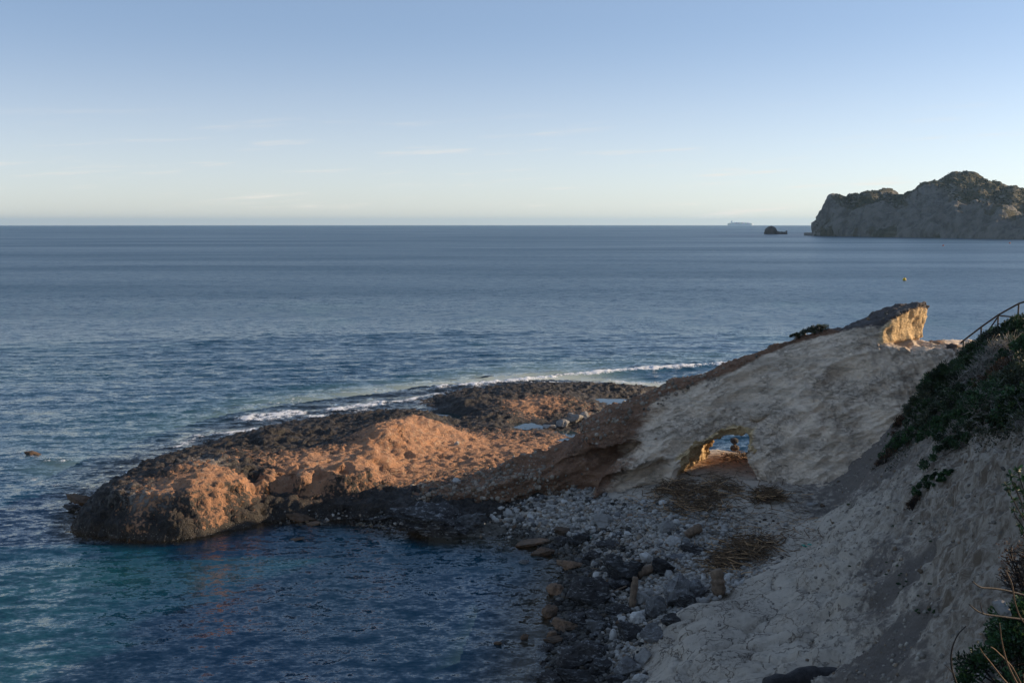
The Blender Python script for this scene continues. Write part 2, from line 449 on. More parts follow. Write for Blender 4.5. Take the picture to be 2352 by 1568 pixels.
def H(x, y):
    fx = np.clip((np.asarray(x, float) - GX0) / GS, 0, len(gx) - 1.001); fy = np.clip((np.asarray(y, float) - GY0) / GS, 0, len(gy) - 1.001)
    i = fx.astype(int); j = fy.astype(int); fx = fx - i; fy = fy - j
    return (HG[i, j] * (1 - fx) * (1 - fy) + HG[i + 1, j] * fx * (1 - fy) + HG[i, j + 1] * (1 - fx) * fy + HG[i + 1, j + 1] * fx * fy)
def hit(px, py, lift=0.0):
    """where the sight line through a pixel meets the land"""
    a, yy, d = ray(px, py)
    t = 9.0
    while t < 125:
        z = CAMZ + d * t
        if z < H(a * t, yy * t) + lift: break
        t += 0.08
    return np.array([a * t, yy * t, CAMZ + d * t])

# colour classes over the same ground: black wet rock / orange rock (platform)
DK = [  # px, py, z, dark 0..1
 (215,1180,1,1),(260,1200,1,1),(330,1220,.6,.95),(330,1165,1.9,.35),(290,1150,2,.25),(430,1225,.4,1),(430,1160,2,.05),(500,1190,.8,.3),(560,1200,.3,.9),(600,1165,.6,.75),(560,1140,1,.25),(480,1080,2.7,.1),(400,1100,2.4,.2),(450,1058,2.9,.45),
 (300,1090,1,1),(360,1060,1,.9),(420,1040,1,.95),(520,1040,.8,1),(600,1005,1,1),(640,990,1.2,1),(700,1005,1,1),(780,990,1,1),(850,960,1.2,.95),(930,942,1.3,.9),(980,950,1.1,.85),(600,1035,1,.8),(700,1035,1.2,.7),(790,1025,1.5,.5),
 (530,1090,1.2,.6),(570,1130,.7,.95),(640,1165,.3,1),(600,1070,2.6,.15),(700,1062,2.6,.15),(780,1055,2.5,.1),(880,990,2.4,.0),(940,960,2.3,.05),(1000,975,1.8,.1),(650,1100,1.6,.0),(760,1080,1.5,.0),(850,1050,1.5,.0),(950,1010,1.7,.0),
 (680,1125,1.2,.35),(780,1120,1.1,.3),(700,1150,.8,.75),(800,1150,.8,.8),(850,1165,.5,1),(900,1140,.8,.9),(1000,1160,.4,1),(760,1175,.2,1),(1000,1200,.5,1),(1080,1215,.4,1),(860,1110,1,.35),(940,1100,1,.25),
 (1000,1050,.9,.3),(1060,1075,1,.25),(1150,1050,.9,.25),(1100,1000,.6,.45),(1060,985,.6,.55),(1180,1010,.6,.35),(1250,1000,.6,.4),(1180,960,.7,.75),(1100,965,.6,.8),(1030,990,1,.3),
 (1030,925,1,1),(1090,910,1.1,.9),(1150,905,1.1,.9),(1250,890,1.2,.95),(1320,890,1,1),(1400,885,.9,1),(1450,890,.8,1),(1120,935,.8,.9),(1180,925,1,.25),(1230,915,1.1,.15),(1220,940,.9,.4),(1300,925,.9,.55),(1330,945,.7,.6),(1270,960,.6,.8),(1400,905,.5,1),(1330,975,.5,.7),
]
dkp = np.array([(*at_z(a, b, c)[:2], d) for a, b, c, d in DK], float)
DKW = rbf_fit(dkp, dkp[:, 2], 0.05)

# ------------------------------------------------------------------ rock materials
def mat_platform():
    t = NT("weathered_orange_rock"); p = t.pos()
    cls = t.sep(t.attr('cls', 'Color'))
    n1 = t.noise(p, 0.9, 7, .62); n2 = t.noise(p, 4.5, 7, .65); n3 = t.noise(p, 16, 6, .7)
    orange = t.mix(t.ramp(n1, .35, .68), (.48, .245, .13), (.36, .20, .12))
    orange = t.mix(t.ramp(n2, .52, .72), orange, (.52, .39, .26))
    orange = t.mix(t.math('MULTIPLY', t.ramp(n3, .56, .70), .7), orange, (.16, .085, .045))
    black = t.mix(t.ramp(n2, .4, .72), (.014, .011, .009), (.06, .043, .03))
    black = t.mix(t.ramp(n3, .63, .75), black, (.17, .13, .09))
    d = t.math('ADD', t.math('ADD', cls[0], .07), t.math('MULTIPLY', t.math('SUBTRACT', n2, .5), 1.9))
    d = t.math('ADD', d, t.math('MULTIPLY', t.math('SUBTRACT', n1, .5), .7))
    c = t.mix(t.ramp(d, .38, .66), orange, black)
    c = t.mix(t.math('MULTIPLY', cls[1], t.ramp(n2, .45, .6)), c, (.34, .30, .26))
    # barnacle speckle by the water
    v = t.vor(p, 9)
    spk = t.math('MULTIPLY', t.ramp(v, .22, .12), cls[2])
    c = t.mix(spk, c, (.34, .34, .30))
    h = t.math('ADD', t.math('MULTIPLY', n2, 1.0), t.math('MULTIPLY', n3, .45))
    h = t.math('ADD', h, t.math('MULTIPLY', t.ramp(t.vor(p, 7), .0, .4), .35))
    nb = t.bump(h, .16); nb = t.bump(t.noise(p, 60, 4, .7), .012, 1, nb)
    return t.done(t.bsdf(Base_Color=c, Roughness=t.ramp(d, .4, .7, .95, .62), Normal=nb))
def mat_arch():
    t = NT("layered_sandstone"); p = t.pos(); ps = t.pos(scale=(.7, .7, 2.2), rot=(0, math.radians(28), 0))
    cls = t.sep(t.attr('cls', 'Color'))
    n1 = t.noise(p, .5, 6, .6); n2 = t.noise(ps, 2.2, 8, .66, .5); n3 = t.noise(p, 14, 6, .7)
    grey = t.mix(t.ramp(n1, .35, .65), (.92, .72, .53), (.82, .65, .49))
    grey = t.mix(t.ramp(n2, .50, .72), grey, (.58, .44, .30))
    grey = t.mix(t.ramp(n3, .58, .72), grey, (.50, .42, .33))
    bd = t.noise(t.pos(scale=(.25, .25, 2.6), rot=(0, math.radians(24), 0)), 1.0, 5, .6, .4)
    grey = t.mix(t.math('MULTIPLY', t.ramp(bd, .50, .62), .45), grey, (.62, .50, .38))
    brown = t.mix(t.ramp(n2, .35, .65), (.20, .10, .055), (.30, .165, .095))
    bd = t.noise(t.pos(scale=(.25, .25, 2.6), rot=(0, math.radians(24), 0)), 1.0, 5, .6, .4)
    grey = t.mix(t.math('MULTIPLY', t.ramp(bd, .50, .62), .45), grey, (.62, .50, .38))
    brown = t.mix(t.ramp(t.vor(p, 8), .2, .08), brown, (.38, .32, .26))
    sun_ochre = t.mix(t.ramp(n3, .4, .65), (.85, .60, .30), (.66, .44, .20))  # brighter golden rock colour that paints in sunlight on the masked faces
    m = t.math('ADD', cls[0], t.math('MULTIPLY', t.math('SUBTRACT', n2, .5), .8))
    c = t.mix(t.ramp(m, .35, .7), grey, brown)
    c = t.mix(t.math('MULTIPLY', cls[2], .9), c, sun_ochre)
    k = t.math('ADD', cls[1], t.math('MULTIPLY', t.math('SUBTRACT', n2, .5), 1.2))
    c = t.mix(t.ramp(k, .38, .72), c, t.mix(n3, (.05, .045, .045), (.17, .15, .14)))
    crk = t.vor(t.pos(scale=(1, 1, 1)), 1.3, 'DISTANCE_TO_EDGE')
    wob = t.noise(p, 3, 4, .6)
    h = t.math('ADD', t.math('MULTIPLY', n2, 1.0), t.math('MULTIPLY', n3, .3))
    h = t.math('ADD', h, t.math('MULTIPLY', t.ramp(t.noise(ps, 7, 5, .6), .4, .6), .35))
    vn = t.math('ABSOLUTE', t.math('SUBTRACT', t.noise(ps, 1.5, 6, .62, 1.2), .5)); vn2 = t.math('ABSOLUTE', t.math('SUBTRACT', t.noise(t.pos(scale=(1, 1, .8), rot=(0, math.radians(-50), 0)), 1.1, 5, .6, .8), .5))
    lines_ = t.math('MAXIMUM', t.ramp(vn, .022, .002), t.math('MULTIPLY', t.ramp(vn2, .014, .001), .7))
    c = t.mix(t.math('MULTIPLY', t.math('MULTIPLY', lines_, t.ramp(n1, .42, .6)), .5), c, (.26, .19, .13))
    h = t.math('SUBTRACT', h, t.math('MULTIPLY', t.math('MULTIPLY', lines_, t.ramp(n1, .42, .6)), .6))
    nb = t.bump(h, .10); nb = t.bump(t.noise(ps, 22, 5, .7), .02, 1, nb)
    return t.done(t.bsdf(Base_Color=c, Roughness=.93, Normal=nb))
def mat_land():
    t = NT("pale_marl_and_sand"); p = t.pos(); pv = t.pos(scale=(1.6, 1.6, .5))
    cls = t.sep(t.attr('cls', 'Color'))
    n1 = t.noise(p, .6, 6, .6); n2 = t.noise(p, 3.2, 8, .66); n3 = t.noise(p, 18, 6, .7); n4 = t.noise(pv, 2.6, 8, .7, .6)
    pale = t.mix(t.ramp(n1, .3, .7), (.58, .50, .405), (.48, .41, .33))
    pale = t.mix(t.math('MULTIPLY', t.ramp(n2, .55, .7), .6), pale, (.27, .24, .205))
    scree = t.mix(t.ramp(n1, .35, .7), (.20, .165, .135), (.15, .125, .105))
    scree = t.mix(t.ramp(n3, .6, .72), scree, (.33, .30, .26))
    scree = t.mix(t.ramp(n3, .42, .32), scree, (.09, .08, .07))
    wall = t.mix(t.ramp(n4, .38, .62), (.50, .43, .35), (.20, .15, .105))
    wall = t.mix(t.ramp(n2, .55, .7), wall, (.17, .15, .13))
    m = t.math('ADD', cls[0], t.math('MULTIPLY', t.math('SUBTRACT', n2, .5), 1.1))
    c = t.mix(t.ramp(m, .35, .65), pale, scree)
    m2 = t.math('ADD', cls[1], t.math('MULTIPLY', t.math('SUBTRACT', n1, .5), .8))
    c = t.mix(t.ramp(m2, .35, .65), c, wall)
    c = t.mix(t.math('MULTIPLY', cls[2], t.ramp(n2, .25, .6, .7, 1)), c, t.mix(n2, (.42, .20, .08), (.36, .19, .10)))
    wp_ = t.n.new("ShaderNodeVectorMath"); wp_.operation = 'ADD'; t.l.new(p, wp_.inputs[0]); t.l.new(t.noise(p, 1.6, 4, .6, out='Color'), wp_.inputs[1])
    ce = t.vor(wp_.outputs[0], .9, 'DISTANCE_TO_EDGE'); cf = t.vor(wp_.outputs[0], 3.1, 'DISTANCE_TO_EDGE')
    palem = t.math('SUBTRACT', 1.0, t.math('ADD', cls[0], cls[1]), True)
    crk = t.math('MULTIPLY', t.math('MAXIMUM', t.ramp(ce, .022, .004), t.math('MULTIPLY', t.ramp(cf, .03, .006), t.ramp(n1, .45, .6))), palem)
    c = t.mix(t.math('MULTIPLY', crk, .75), c, (.085, .075, .065))
    wet = t.attr('wet')
    c = t.mix(wet, c, (.06, .055, .045))
    h = t.math('ADD', n2, t.math('MULTIPLY', n3, .5))
    h = t.math('ADD', h, t.math('MULTIPLY', t.math('MULTIPLY', n4, cls[1]), 1.2))
    h = t.math('SUBTRACT', h, t.math('MULTIPLY', crk, .8))
    nb = t.bump(h, .085); nb = t.bump(t.noise(p, 40, 5, .8), .03, 1, nb)
    return t.done(t.bsdf(Base_Color=c, Roughness=.95, Normal=nb))
M_PLAT, M_ARCH, M_LAND = mat_platform(), mat_arch(), mat_land()

# ------------------------------------------------------------------ rock platform
def axis(*segs):
    out = []
    for a, b, s in segs: out.append(np.arange(a, b, s))
    return np.concatenate(out + [[segs[-1][1]]])
def grid_surface(xs, ys, zfun):
    X, Y = np.meshgrid(xs, ys, indexing='ij')
    Z = zfun(X, Y)
    return X, Y, Z
def land_owner(X, Y):
    """True where the ground belongs to the rock platform, False where to beach and cliff"""
    return (X < -4.5) | (Y > np.interp(X, [-4.5, -1.5, 3, 6, 10, 14], [45.5, 47.5, 51.5, 54, 59, 61])) & (X < 14) | (Y > 61)
xs = axis((-30, -23, .4), (-23, 12, .125), (12, 30, .4))
ys = axis((36, 44, .4), (44, 62, .115), (62, 92, .15), (92, 100, .5))
X, Y, Z = grid_surface(xs, ys, H)
own = land_owner(X, Y)
keepq = (Z > -1.5)
kq = (keepq[:-1, :-1] | keepq[1:, 1:] | keepq[1:, :-1]) & (own[:-1, :-1] & own[1:, 1:])
V = np.stack([X.ravel(), Y.ravel(), Z.ravel()], 1)
Q = grid_faces(len(xs), len(ys), kq)
V, Q = compact(V, Q)
dark = rbf_eval(dkp, DKW, V[:, 0], V[:, 1]); dark = np.clip(dark, 0, 1)
dark = np.maximum(dark, sstep(.45, .05, V[:, 2]))
dark = np.where(V[:, 1] > 93, 1, dark)
zi_ = V[:, 2] + .10 * fbm(V * .9, 3) + .05 * pnoise(V * 3)
zf_ = np.interp(zi_, [-2, -.3, .0, .35, .55, 1.0, 1.25, 1.45, 1.9, 2.2, 2.4, 3.2], [-2, -.8, -.2, .55, .75, .95, 1.12, 1.78, 2.08, 2.2, 2.5, 3.0])
V[:, 2] += (zf_ - zi_) * .95 * sstep(-1, -5, V[:, 0]) * sstep(60, 56, V[:, 1])
sN = .30; fr_ = V[:, 2] / sN + .9 * fbm(V * .5, 2) + .35 * pnoise(V * 2.2); ter = (np.floor(fr_) + sstep(.38, .62, fr_ - np.floor(fr_)) - fr_) * sN
V[:, 2] += ter * .62 * sstep(.1, .5, V[:, 2]) * sstep(61.5, 59.5, V[:, 1] + .35 * V[:, 0])
N = vnormals(V, Q)
big = fbm(V * .55, 3) * .12
rd = ridged(V * np.array([.9, 1.1, 2.0]), 4)
pit = worley(V * np.array([1.5, 1.5, 2.2]))
fine = fbm(V * 3.1, 4, .6)
amp = .55 + .9 * dark
off = big * .8 + (rd - 1.2) * .11 * amp + (pit - .45) * .15 * (.5 + .7 * dark) + fine * .075 + (ridged(V * 2.6, 3) - 1.2) * .05
flat_ = sstep(.25, .75, V[:, 2]) * sstep(.3, .75, 1 - np.abs(N[:, 2]) * .0)
strata = np.sin((V[:, 2] + .25 * pnoise(V * .7)) * 14) * .05 * sstep(.92, .6, N[:, 2])
off += strata
for pxc, pyc, rc, dc in ((655,1086,.75,.55),(735,1092,.6,.45),(795,1078,.5,.4),(545,1122,.5,.5),(450,1142,.35,.25),(600,1100,.4,.35),(860,1058,.45,.3),(700,1128,.5,.25)):
    qc = hit(pxc, pyc); ee = V - qc; off -= dc * np.exp(-((ee[:, 0] / rc) ** 2 + (ee[:, 1] / rc) ** 2 + (ee[:, 2] / (.45 * rc)) ** 2))
shallow = sstep(-.9, .2, V[:, 2]); off *= .45 + .55 * shallow
for pxp, pyp, zz, rr in ((1210,977,.12,1.2),(1392,925,.15,1.6),(1290,1005,.1,1.5),(1028,960,-.2,1.8)):
    q = at_z(pxp, pyp, zz); off *= 1 - .75 * np.exp(-((V[:, 0] - q[0]) ** 2 + ((V[:, 1] - q[1]) * .6) ** 2) / rr ** 2)
V = V + N * off[:, None]
V[:, 2] += 0.03
barn = sstep(.55, .1, V[:, 2]) * sstep(-.3, .0, V[:, 2]) * (V[:, 1] < 58)
p_, q_ = project(V[:, 0], V[:, 1], V[:, 2])
pale = np.exp(-(((p_ - 330) / 70) ** 2 + ((q_ - 1140) / 30) ** 2)) * .9 + np.exp(-(((p_ - 470) / 60) ** 2 + ((q_ - 1058) / 12) ** 2)) * .8
plat = mobj("rock_platform", mesh_np("rock_platform", V, Q, {'cls': np.stack([dark, pale, barn], 1)}), M_PLAT)
tag(plat, kind='structure')

# ------------------------------------------------------------------ beach, slope and cliff
CRK = [(1585,1405),(1600,1440),(1625,1470),(1640,1500),(1660,1560)]
def crack_field(X, Y, Z):
    P3 = np.stack([X, Y, Z], 1)
    P3 = P3 + .25 * np.stack([pnoise(P3 * 1.1), pnoise(P3 * 1.1 + 31), pnoise(P3 * 1.1 + 57)], 1)
    d1, d2 = worley(P3 * np.array([.42, .75, .5]) + .3 * np.stack([pnoise(P3 * .5 + 3)] * 3, 1), True)
    return d2 - d1
xs = axis((-14, -2, 1.0), (-2, 16, .085), (16, 30, .16), (30, 66, 1.2))
ys = axis((-12, 9, .8), (9, 56, .095), (56, 75, .3))
X, Y, Z = grid_surface(xs, ys, H)
own = land_owner(X, Y)
kq = ((Z[:-1, :-1] > -1.6) | (Z[1:, 1:] > -1.6)) & ~(own[:-1, :-1] & own[1:, 1:] & own[1:, :-1] & own[:-1, 1:])
V = np.stack([X.ravel(), Y.ravel(), Z.ravel()], 1)
Q = grid_faces(len(xs), len(ys), kq)
V, Q = compact(V, Q)
N = vnormals(V, Q)
PX, PY = project(V[:, 0], V[:, 1], V[:, 2])
# classes laid out by place on the slope
CL = [ # px,py,distance-or-None, scree, wall
 (1600,1200,0,0),(1750,1250,0,0),(1650,1450,0,0),(1800,1450,0,0),(1850,1300,0,0),(1900,1220,0,0),(1900,1400,.15,0),(1900,1520,.2,0),(1980,1130,.6,.1),(1960,1200,.4,0),(2000,1300,.7,0),(2100,1300,1,0),(2080,1450,1,0),(2050,1550,.7,.1),(2150,1400,1,.3),
 (2150,1200,.3,.9),(2200,1300,.1,1),(2250,1400,.1,1),(2230,1530,.2,1),(2150,1540,.7,.5),(2330,1300,0,1),(2200,1120,.1,1),(2100,1150,.5,.8),(2060,1100,.5,.7),(2000,1060,.8,.4),(2100,1000,.8,.5),(2200,950,.9,.4),(2352,900,.9,.4),(2300,1080,.2,1),(2300,800,.9,.3),(2150,880,.6,.4)]
clp = np.array([tuple(hit(a, b)[:2]) + (c, d) for a, b, c, d in CL])
c1 = np.clip(rbf_eval(clp, rbf_fit(clp, clp[:, 2], .05), V[:, 0], V[:, 1]), 0, 1)
c2 = np.clip(rbf_eval(clp, rbf_fit(clp, clp[:, 3], .05), V[:, 0], V[:, 1]), 0, 1)
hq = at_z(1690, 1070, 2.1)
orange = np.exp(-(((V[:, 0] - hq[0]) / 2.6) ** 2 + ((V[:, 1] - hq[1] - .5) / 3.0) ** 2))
wet = sstep(.75, .15, V[:, 2] + .12 * fbm(V * 1.5, 3)) * .88
pale = np.clip(1 - c1 - c2, 0, 1)
rockp = pale * sstep(1.0, 1.6, V[:, 2]) * (V[:, 1] < 36)
ck = crack_field(V[:, 0], V[:, 1], V[:, 2])
off = -.13 * np.exp(-(ck / .03) ** 2) * rockp - .16 * rockp * np.exp(-ck / .16) + .06 * rockp + .22 * rockp * fbm(V * np.array([.5, .5, .5]), 2)
ck2 = worley((V + .1 * fbm(V * 2, 2)[:, None]) * 2.1, True); ck2 = ck2[1] - ck2[0]
off += -.05 * np.exp(-(ck2 / .05) ** 2) * rockp
steep = sstep(.9, .6, N[:, 2])
hill = sstep(2.2, 3.6, V[:, 2])
off += fbm(V * .45, 3) * .38 * hill * (.4 + .6 * steep)
off += fbm(V * 1.7, 4, .6) * (.035 + .12 * hill * (pale * 1.2 + .45 * c2)) + (ridged(V * np.array([2.2, 2.2, 1.1]) + 4, 4) - 1.25) * .055 * c2 * hill - .10 * c2 * hill * (worley(V * np.array([1.6, 1.6, .8]) + 3) < .22)
rill = ridged(V * np.array([1.1, 1.1, .22]), 4)
off += (rill - 1.2) * .17 * c2 * hill + (ridged(V * np.array([2.6, 2.6, .7]), 3) - 1.2) * .10 * c2 * hill
nod = worley(V * .95)
off += (.5 - nod) * .42 * pale * hill * (V[:, 0] > 6) + (.45 - worley(V * 2.3 + 7)) * .16 * np.maximum(pale, c1 * .4) * sstep(1.9, 3.0, V[:, 2])
off += fbm(V * 6, 3, .6) * (.015 + .04 * c2 + .045 * c1)
V = V + N * off[:, None]
LANDV, LANDC1, LANDQ = V, c1, Q
zc = (HB_ := H(V[Q].mean(1)[:, 0], V[Q].mean(1)[:, 1]))
is_cliff = (zc > 2.35) | (V[Q].mean(1)[:, 1] < 18)
for nm_, sel in (("beach", ~is_cliff), ("cliff", is_cliff)):
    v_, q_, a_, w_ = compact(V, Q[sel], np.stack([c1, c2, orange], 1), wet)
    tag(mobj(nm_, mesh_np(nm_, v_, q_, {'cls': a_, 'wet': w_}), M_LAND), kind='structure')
# ------------------------------------------------------------------ natural arch: solid from a distance field
def xz(lst):
    out = []
    for a in lst:
        if len(a) == 2: out.append(a)
        else:
            x, y, z = at_y(*a); out.append((float(x), float(z)))
    return out
MAINP = xz([(1333,990,52.6),(1345,976,53.0),(1380,952,53.4),(1440,922,53.8),(1500,893,54.1),(1560,872,54.3),(1620,847,54.5),(1690,829,54.7),(1760,794,55),(1830,769,55),(1920,746,55),(2000,729,55),(2055,710,55),(2085,703,55),(2112,699,55),(2137,705,55),(2143,727,55),(2139,752,55),(2120,786,55),
    (2150,788,54),(2180,786,54),(2215,790,54),(2260,780,54),(2330,750,54)]) + [(32, 9.5), (32, -1), (4.1, -1)] + xz([(1360,1150,48.8),(1385,1098,49.5),(1430,1055,50.5),(1475,1010,51.5),(1440,1010,52),(1355,1016,52.6)])
TAILP = xz([(890,1133,51.6),(960,1119,51.8),(1080,1106,52),(1180,1074,52.3),(1250,1054,52.6),(1310,1030,52.9),(1350,1008,53),(1480,975,53),(1600,975,53),(1580,1060,52),(1500,1120,51),(1400,1122,50.6),(1340,1124,50.5),(1250,1150,50.0),(1190,1168,49.6),(1150,1182,49.5),(1100,1192,49.4),(1050,1184,49.6),(960,1166,50.2),(890,1150,51)])
TAILP = [(x, z - (.32 if k > 9 else 0)) for k, (x, z) in enumerate(TAILP)]
HOLEP = [tuple(p) for p in xz([(1556,1085,50),(1566,1056,50),(1584,1040,50),(1612,1026,50),(1640,1012,50),(1684,1008,50),(1694,1020,50),(1700,1040,50),(1722,1060,50),(1740,1086,50),(1752,1112,50)])] + [(12.65, -2), (8.1, -2)]
RS = .095
rx = np.arange(-8.5, 31.5, RS); ry = np.arange(44.5, 59.5, RS); rz = np.arange(-.4, 11.6, RS)
x2, z2 = np.meshgrid(rx, rz, indexing='ij')
wob = (fbm(np.stack([x2.ravel() * .6, z2.ravel() * .6, 0 * x2.ravel()], 1), 3) * .12).reshape(x2.shape)
mainp = poly_sdf(x2, z2, MAINP) + wob
tailp = poly_sdf(x2, z2, TAILP) + wob
zc_ = np.interp(rx, [p[0] for p in MAINP[:24]], [p[1] for p in MAINP[:24]])
yc_ = np.interp(rx, [-8, 4, 10, 16, 22, 30], [52, 53.2, 54.4, 54.9, 54.8, 54.0])
Z3 = rz[None, :]; T = np.clip((Z3 - 1.2) / np.maximum(zc_[:, None] - 1.2, 1.5), 0, 1.2)
ybase = np.interp(rx, [3, 5, 8, 12, 15, 20, 30], [49.0, 48.6, 48.3, 48.4, 47.5, 46.5, 46])[:, None]
yf = ybase + (yc_[:, None] - np.interp(rx, [4, 9, 14, 17.5, 20], [1.0, .7, .15, .3, 1.5])[:, None] - ybase) * T ** 1.1
# the grey lower lobe left of the hole bulges, the recess under the slab nose is cut back
yf = yf - .5 * np.exp(-(((x2 - 5.6) / 1.6) ** 2 + ((z2 - 2.2) / 1.0) ** 2)) + .5 * np.exp(-(((x2 - 7.2) / 1.2) ** 2 + ((z2 - 1.2) / .6) ** 2))
zl_ = 2.25 + (x2 - 4.5) * .236
yf = yf + (1.25 * sstep(zl_ + .12, zl_ - .35, z2) - .35 * np.exp(-((z2 - zl_ - .45) / .4) ** 2)) * sstep(4.1, 4.8, x2) * sstep(8.35, 7.5, x2)
yf = yf - .9 * np.exp(-np.maximum(z2 - 1.6, 0) / .7) * (x2 > 12.6) + .45 * fbm(np.stack([x2.ravel() * .28, z2.ravel() * .34, 0 * x2.ravel() + 3], 1), 3).reshape(x2.shape)
yb = (yc_[:, None] + np.interp(rx, [4, 9, 14, 17.5, 20, 25], [.9, .8, .35, .4, .9, .9])[:, None] + 1.1 * (1 - T) + np.interp(rx, [-8, 5, 8, 14, 18, 30], [.8, .6, -.2, -.1, .1, 1.6])[:, None])
yb = yb - np.interp(rx, [6, 8, 11, 13, 22, 27], [0, 1.0, 1.6, 3.6, 3.4, 0])[:, None] * sstep(.8, .55, T)
tf = np.interp(rx, [-8, -4, 0, 4, 8], [50.6, 50.2, 50.0, 50.7, 51.5])[:, None] + .35 * (z2 - .5) * 0.8
tf = tf + .5 * np.exp(-((z2 - np.interp(rx, [0, 3, 7], [1.9, 2.6, 3.4])[:, None]) / .35) ** 2) * (x2 > 1.5)
tb = np.interp(rx, [-8, -4, 2, 8], [53.0, 54.0, 55.5, 56])[:, None] + 0 * z2
def smax(a, b, k): 
    h = np.clip(.5 + .5 * (a - b) / k, 0, 1); return b * (1 - h) + a * h + k * h * (1 - h)
def smin(a, b, k): return -smax(-a, -b, k)
Y3 = ry[None, :, None]
def three(p2, f2, b2, k):
    p = p2[:, None, :]; d = smax(f2[:, None, :] - Y3, Y3 - b2[:, None, :], .3)
    return smax(p, d * .9, k)
main = three(mainp, yf, yb, .28)
tail = three(tailp, tf, tb, .35)
# head cut: the outcrop's end face is turned to the sun
X3 = rx[:, None, None]; ZZ = rz[None, None, :]
fc = (X3 - 20.7) * .64 - (Y3 - 53.4) * .77 + .12 * np.sin(ZZ * 2.1 + 1) - .05 * (ZZ - 9.5)
main = smax(main, np.minimum(fc, ZZ - (8.5 + .0 * X3)), .12)
field = smin(main, tail, .5)
# passage through the rock, leading away to the right
hx = 8.3 + (X3 - 8.3 - .62 * (Y3 - 50.0)) / (1 + .15 * np.maximum(Y3 - 50.0, 0))
hz_ = 1.9 + (ZZ - 1.9) / (1 + .05 * np.maximum(Y3 - 50.0, 0))
ok = (hx > 6.5) & (hx < 14.5) & (ZZ < 5.5)
ii = np.nonzero(np.broadcast_to(ok, field.shape))
hd = poly_sdf(np.broadcast_to(hx, field.shape)[ii], np.broadcast_to(hz_, field.shape)[ii], HOLEP)
field[ii] = smax(field[ii], -hd * .9, .22)
def surface_nets(Fd, x0, y0, z0, s):
    nx, ny, nz = Fd.shape; S = Fd < 0
    c = np.zeros((nx - 1, ny - 1, nz - 1), np.uint8)
    for dx in (0, 1):
        for dy in (0, 1):
            for dz in (0, 1): c += S[dx:nx - 1 + dx, dy:ny - 1 + dy, dz:nz - 1 + dz]
    act = np.nonzero((c > 0) & (c < 8)); n = len(act[0])
    idx = np.full(c.shape, -1, np.int32); idx[act] = np.arange(n)
    acc = np.zeros((n, 3)); cnt = np.zeros(n)
    for ax in range(3):
        for a in (0, 1):
            for b in (0, 1):
                o0 = [0, 0, 0]; others = [k for k in range(3) if k != ax]
                o0[others[0]] = a; o0[others[1]] = b; o1 = list(o0); o1[ax] = 1
                f0 = Fd[act[0] + o0[0], act[1] + o0[1], act[2] + o0[2]]; f1 = Fd[act[0] + o1[0], act[1] + o1[1], act[2] + o1[2]]
                m = (f0 < 0) != (f1 < 0); t = np.where(m, f0 / np.where(m, f0 - f1, 1), 0)
                p = np.array(o0, float)[None] + 0; p = np.repeat(p, n, 0); p[:, ax] += t
                acc[m] += p[m]; cnt[m] += 1
    V = (np.stack(act, 1) + acc / cnt[:, None]) * s + np.array([x0, y0, z0])
    Qs = []
    for ax in range(3):
        u, v = [(1, 2), (2, 0), (0, 1)][ax]
        sl0 = [slice(1, -1)] * 3; sl1 = [slice(1, -1)] * 3
        sl0[ax] = slice(0, Fd.shape[ax] - 1); sl1[ax] = slice(1, Fd.shape[ax])
        a = S[tuple(sl0)]; b = S[tuple(sl1)]
        e = np.nonzero(a != b); fl = a[e]
        base = [e[0], e[1], e[2]]
        for k in range(3):
            if k != ax: base[k] = base[k] + 1
        def cell(du, dv):
            q = [base[0].copy(), base[1].copy(), base[2].copy()]; q[u] = q[u] - du; q[v] = q[v] - dv
            return idx[q[0], q[1], q[2]]
        q = np.stack([cell(1, 1), cell(0, 1), cell(0, 0), cell(1, 0)], 1)
        q[~fl] = q[~fl][:, ::-1]; Qs.append(q)
    Q = np.concatenate(Qs); return V, Q[(Q >= 0).all(1)]
V, Q = surface_nets(field, rx[0], ry[0], rz[0], RS)
N = vnormals(V, Q)
# nothing of it is needed deep in the ground
below = V[:, 2] < H(V[:, 0], V[:, 1]) - .5
Q = Q[~below[Q].all(1)]; V, Q, N = compact(V, Q, N)
a28 = math.radians(24)
U = np.stack([V[:, 0] * math.cos(a28) + V[:, 2] * math.sin(a28), V[:, 1], -V[:, 0] * math.sin(a28) + V[:, 2] * math.cos(a28)], 1)
zcv = np.interp(V[:, 0], rx, zc_)
ftail = sstep(4.8, 2.6, V[:, 0] + .35 * (V[:, 2] - 2))
depthc = zcv - V[:, 2]                       # distance below the crest
cw_ = np.interp(V[:, 0], [3, 9, 14, 20], [1.0, .75, .5, .42]); crust = .9 * sstep(1, .1, depthc / cw_) * sstep(25, 23.5, V[:, 0])
crust = np.maximum(crust, sstep(7.4, 3.0, V[:, 0] - .62 * (V[:, 2] - 1.6)))
headf_ = 0 if False else sstep(.5, .1, np.abs((V[:, 0] - 20.7) * .64 - (V[:, 1] - 53.4) * .77 - .05 * (V[:, 2] - 9.5) + .12 * np.sin(V[:, 2] * 2.1 + 1)))
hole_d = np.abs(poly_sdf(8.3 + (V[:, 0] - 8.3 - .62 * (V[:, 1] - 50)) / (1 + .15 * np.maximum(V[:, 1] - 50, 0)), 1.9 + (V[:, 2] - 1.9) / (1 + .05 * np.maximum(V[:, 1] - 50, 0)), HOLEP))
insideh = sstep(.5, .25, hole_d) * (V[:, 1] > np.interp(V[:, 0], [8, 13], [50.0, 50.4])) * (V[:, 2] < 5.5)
headf = sstep(.3, 0, np.abs((V[:, 0] - 20.7) * .64 - (V[:, 1] - 53.4) * .77 - .05 * (V[:, 2] - 9.5) + .12 * np.sin(V[:, 2] * 2.1 + 1))) * (V[:, 2] > 8.6) * sstep(.0, .3, depthc)
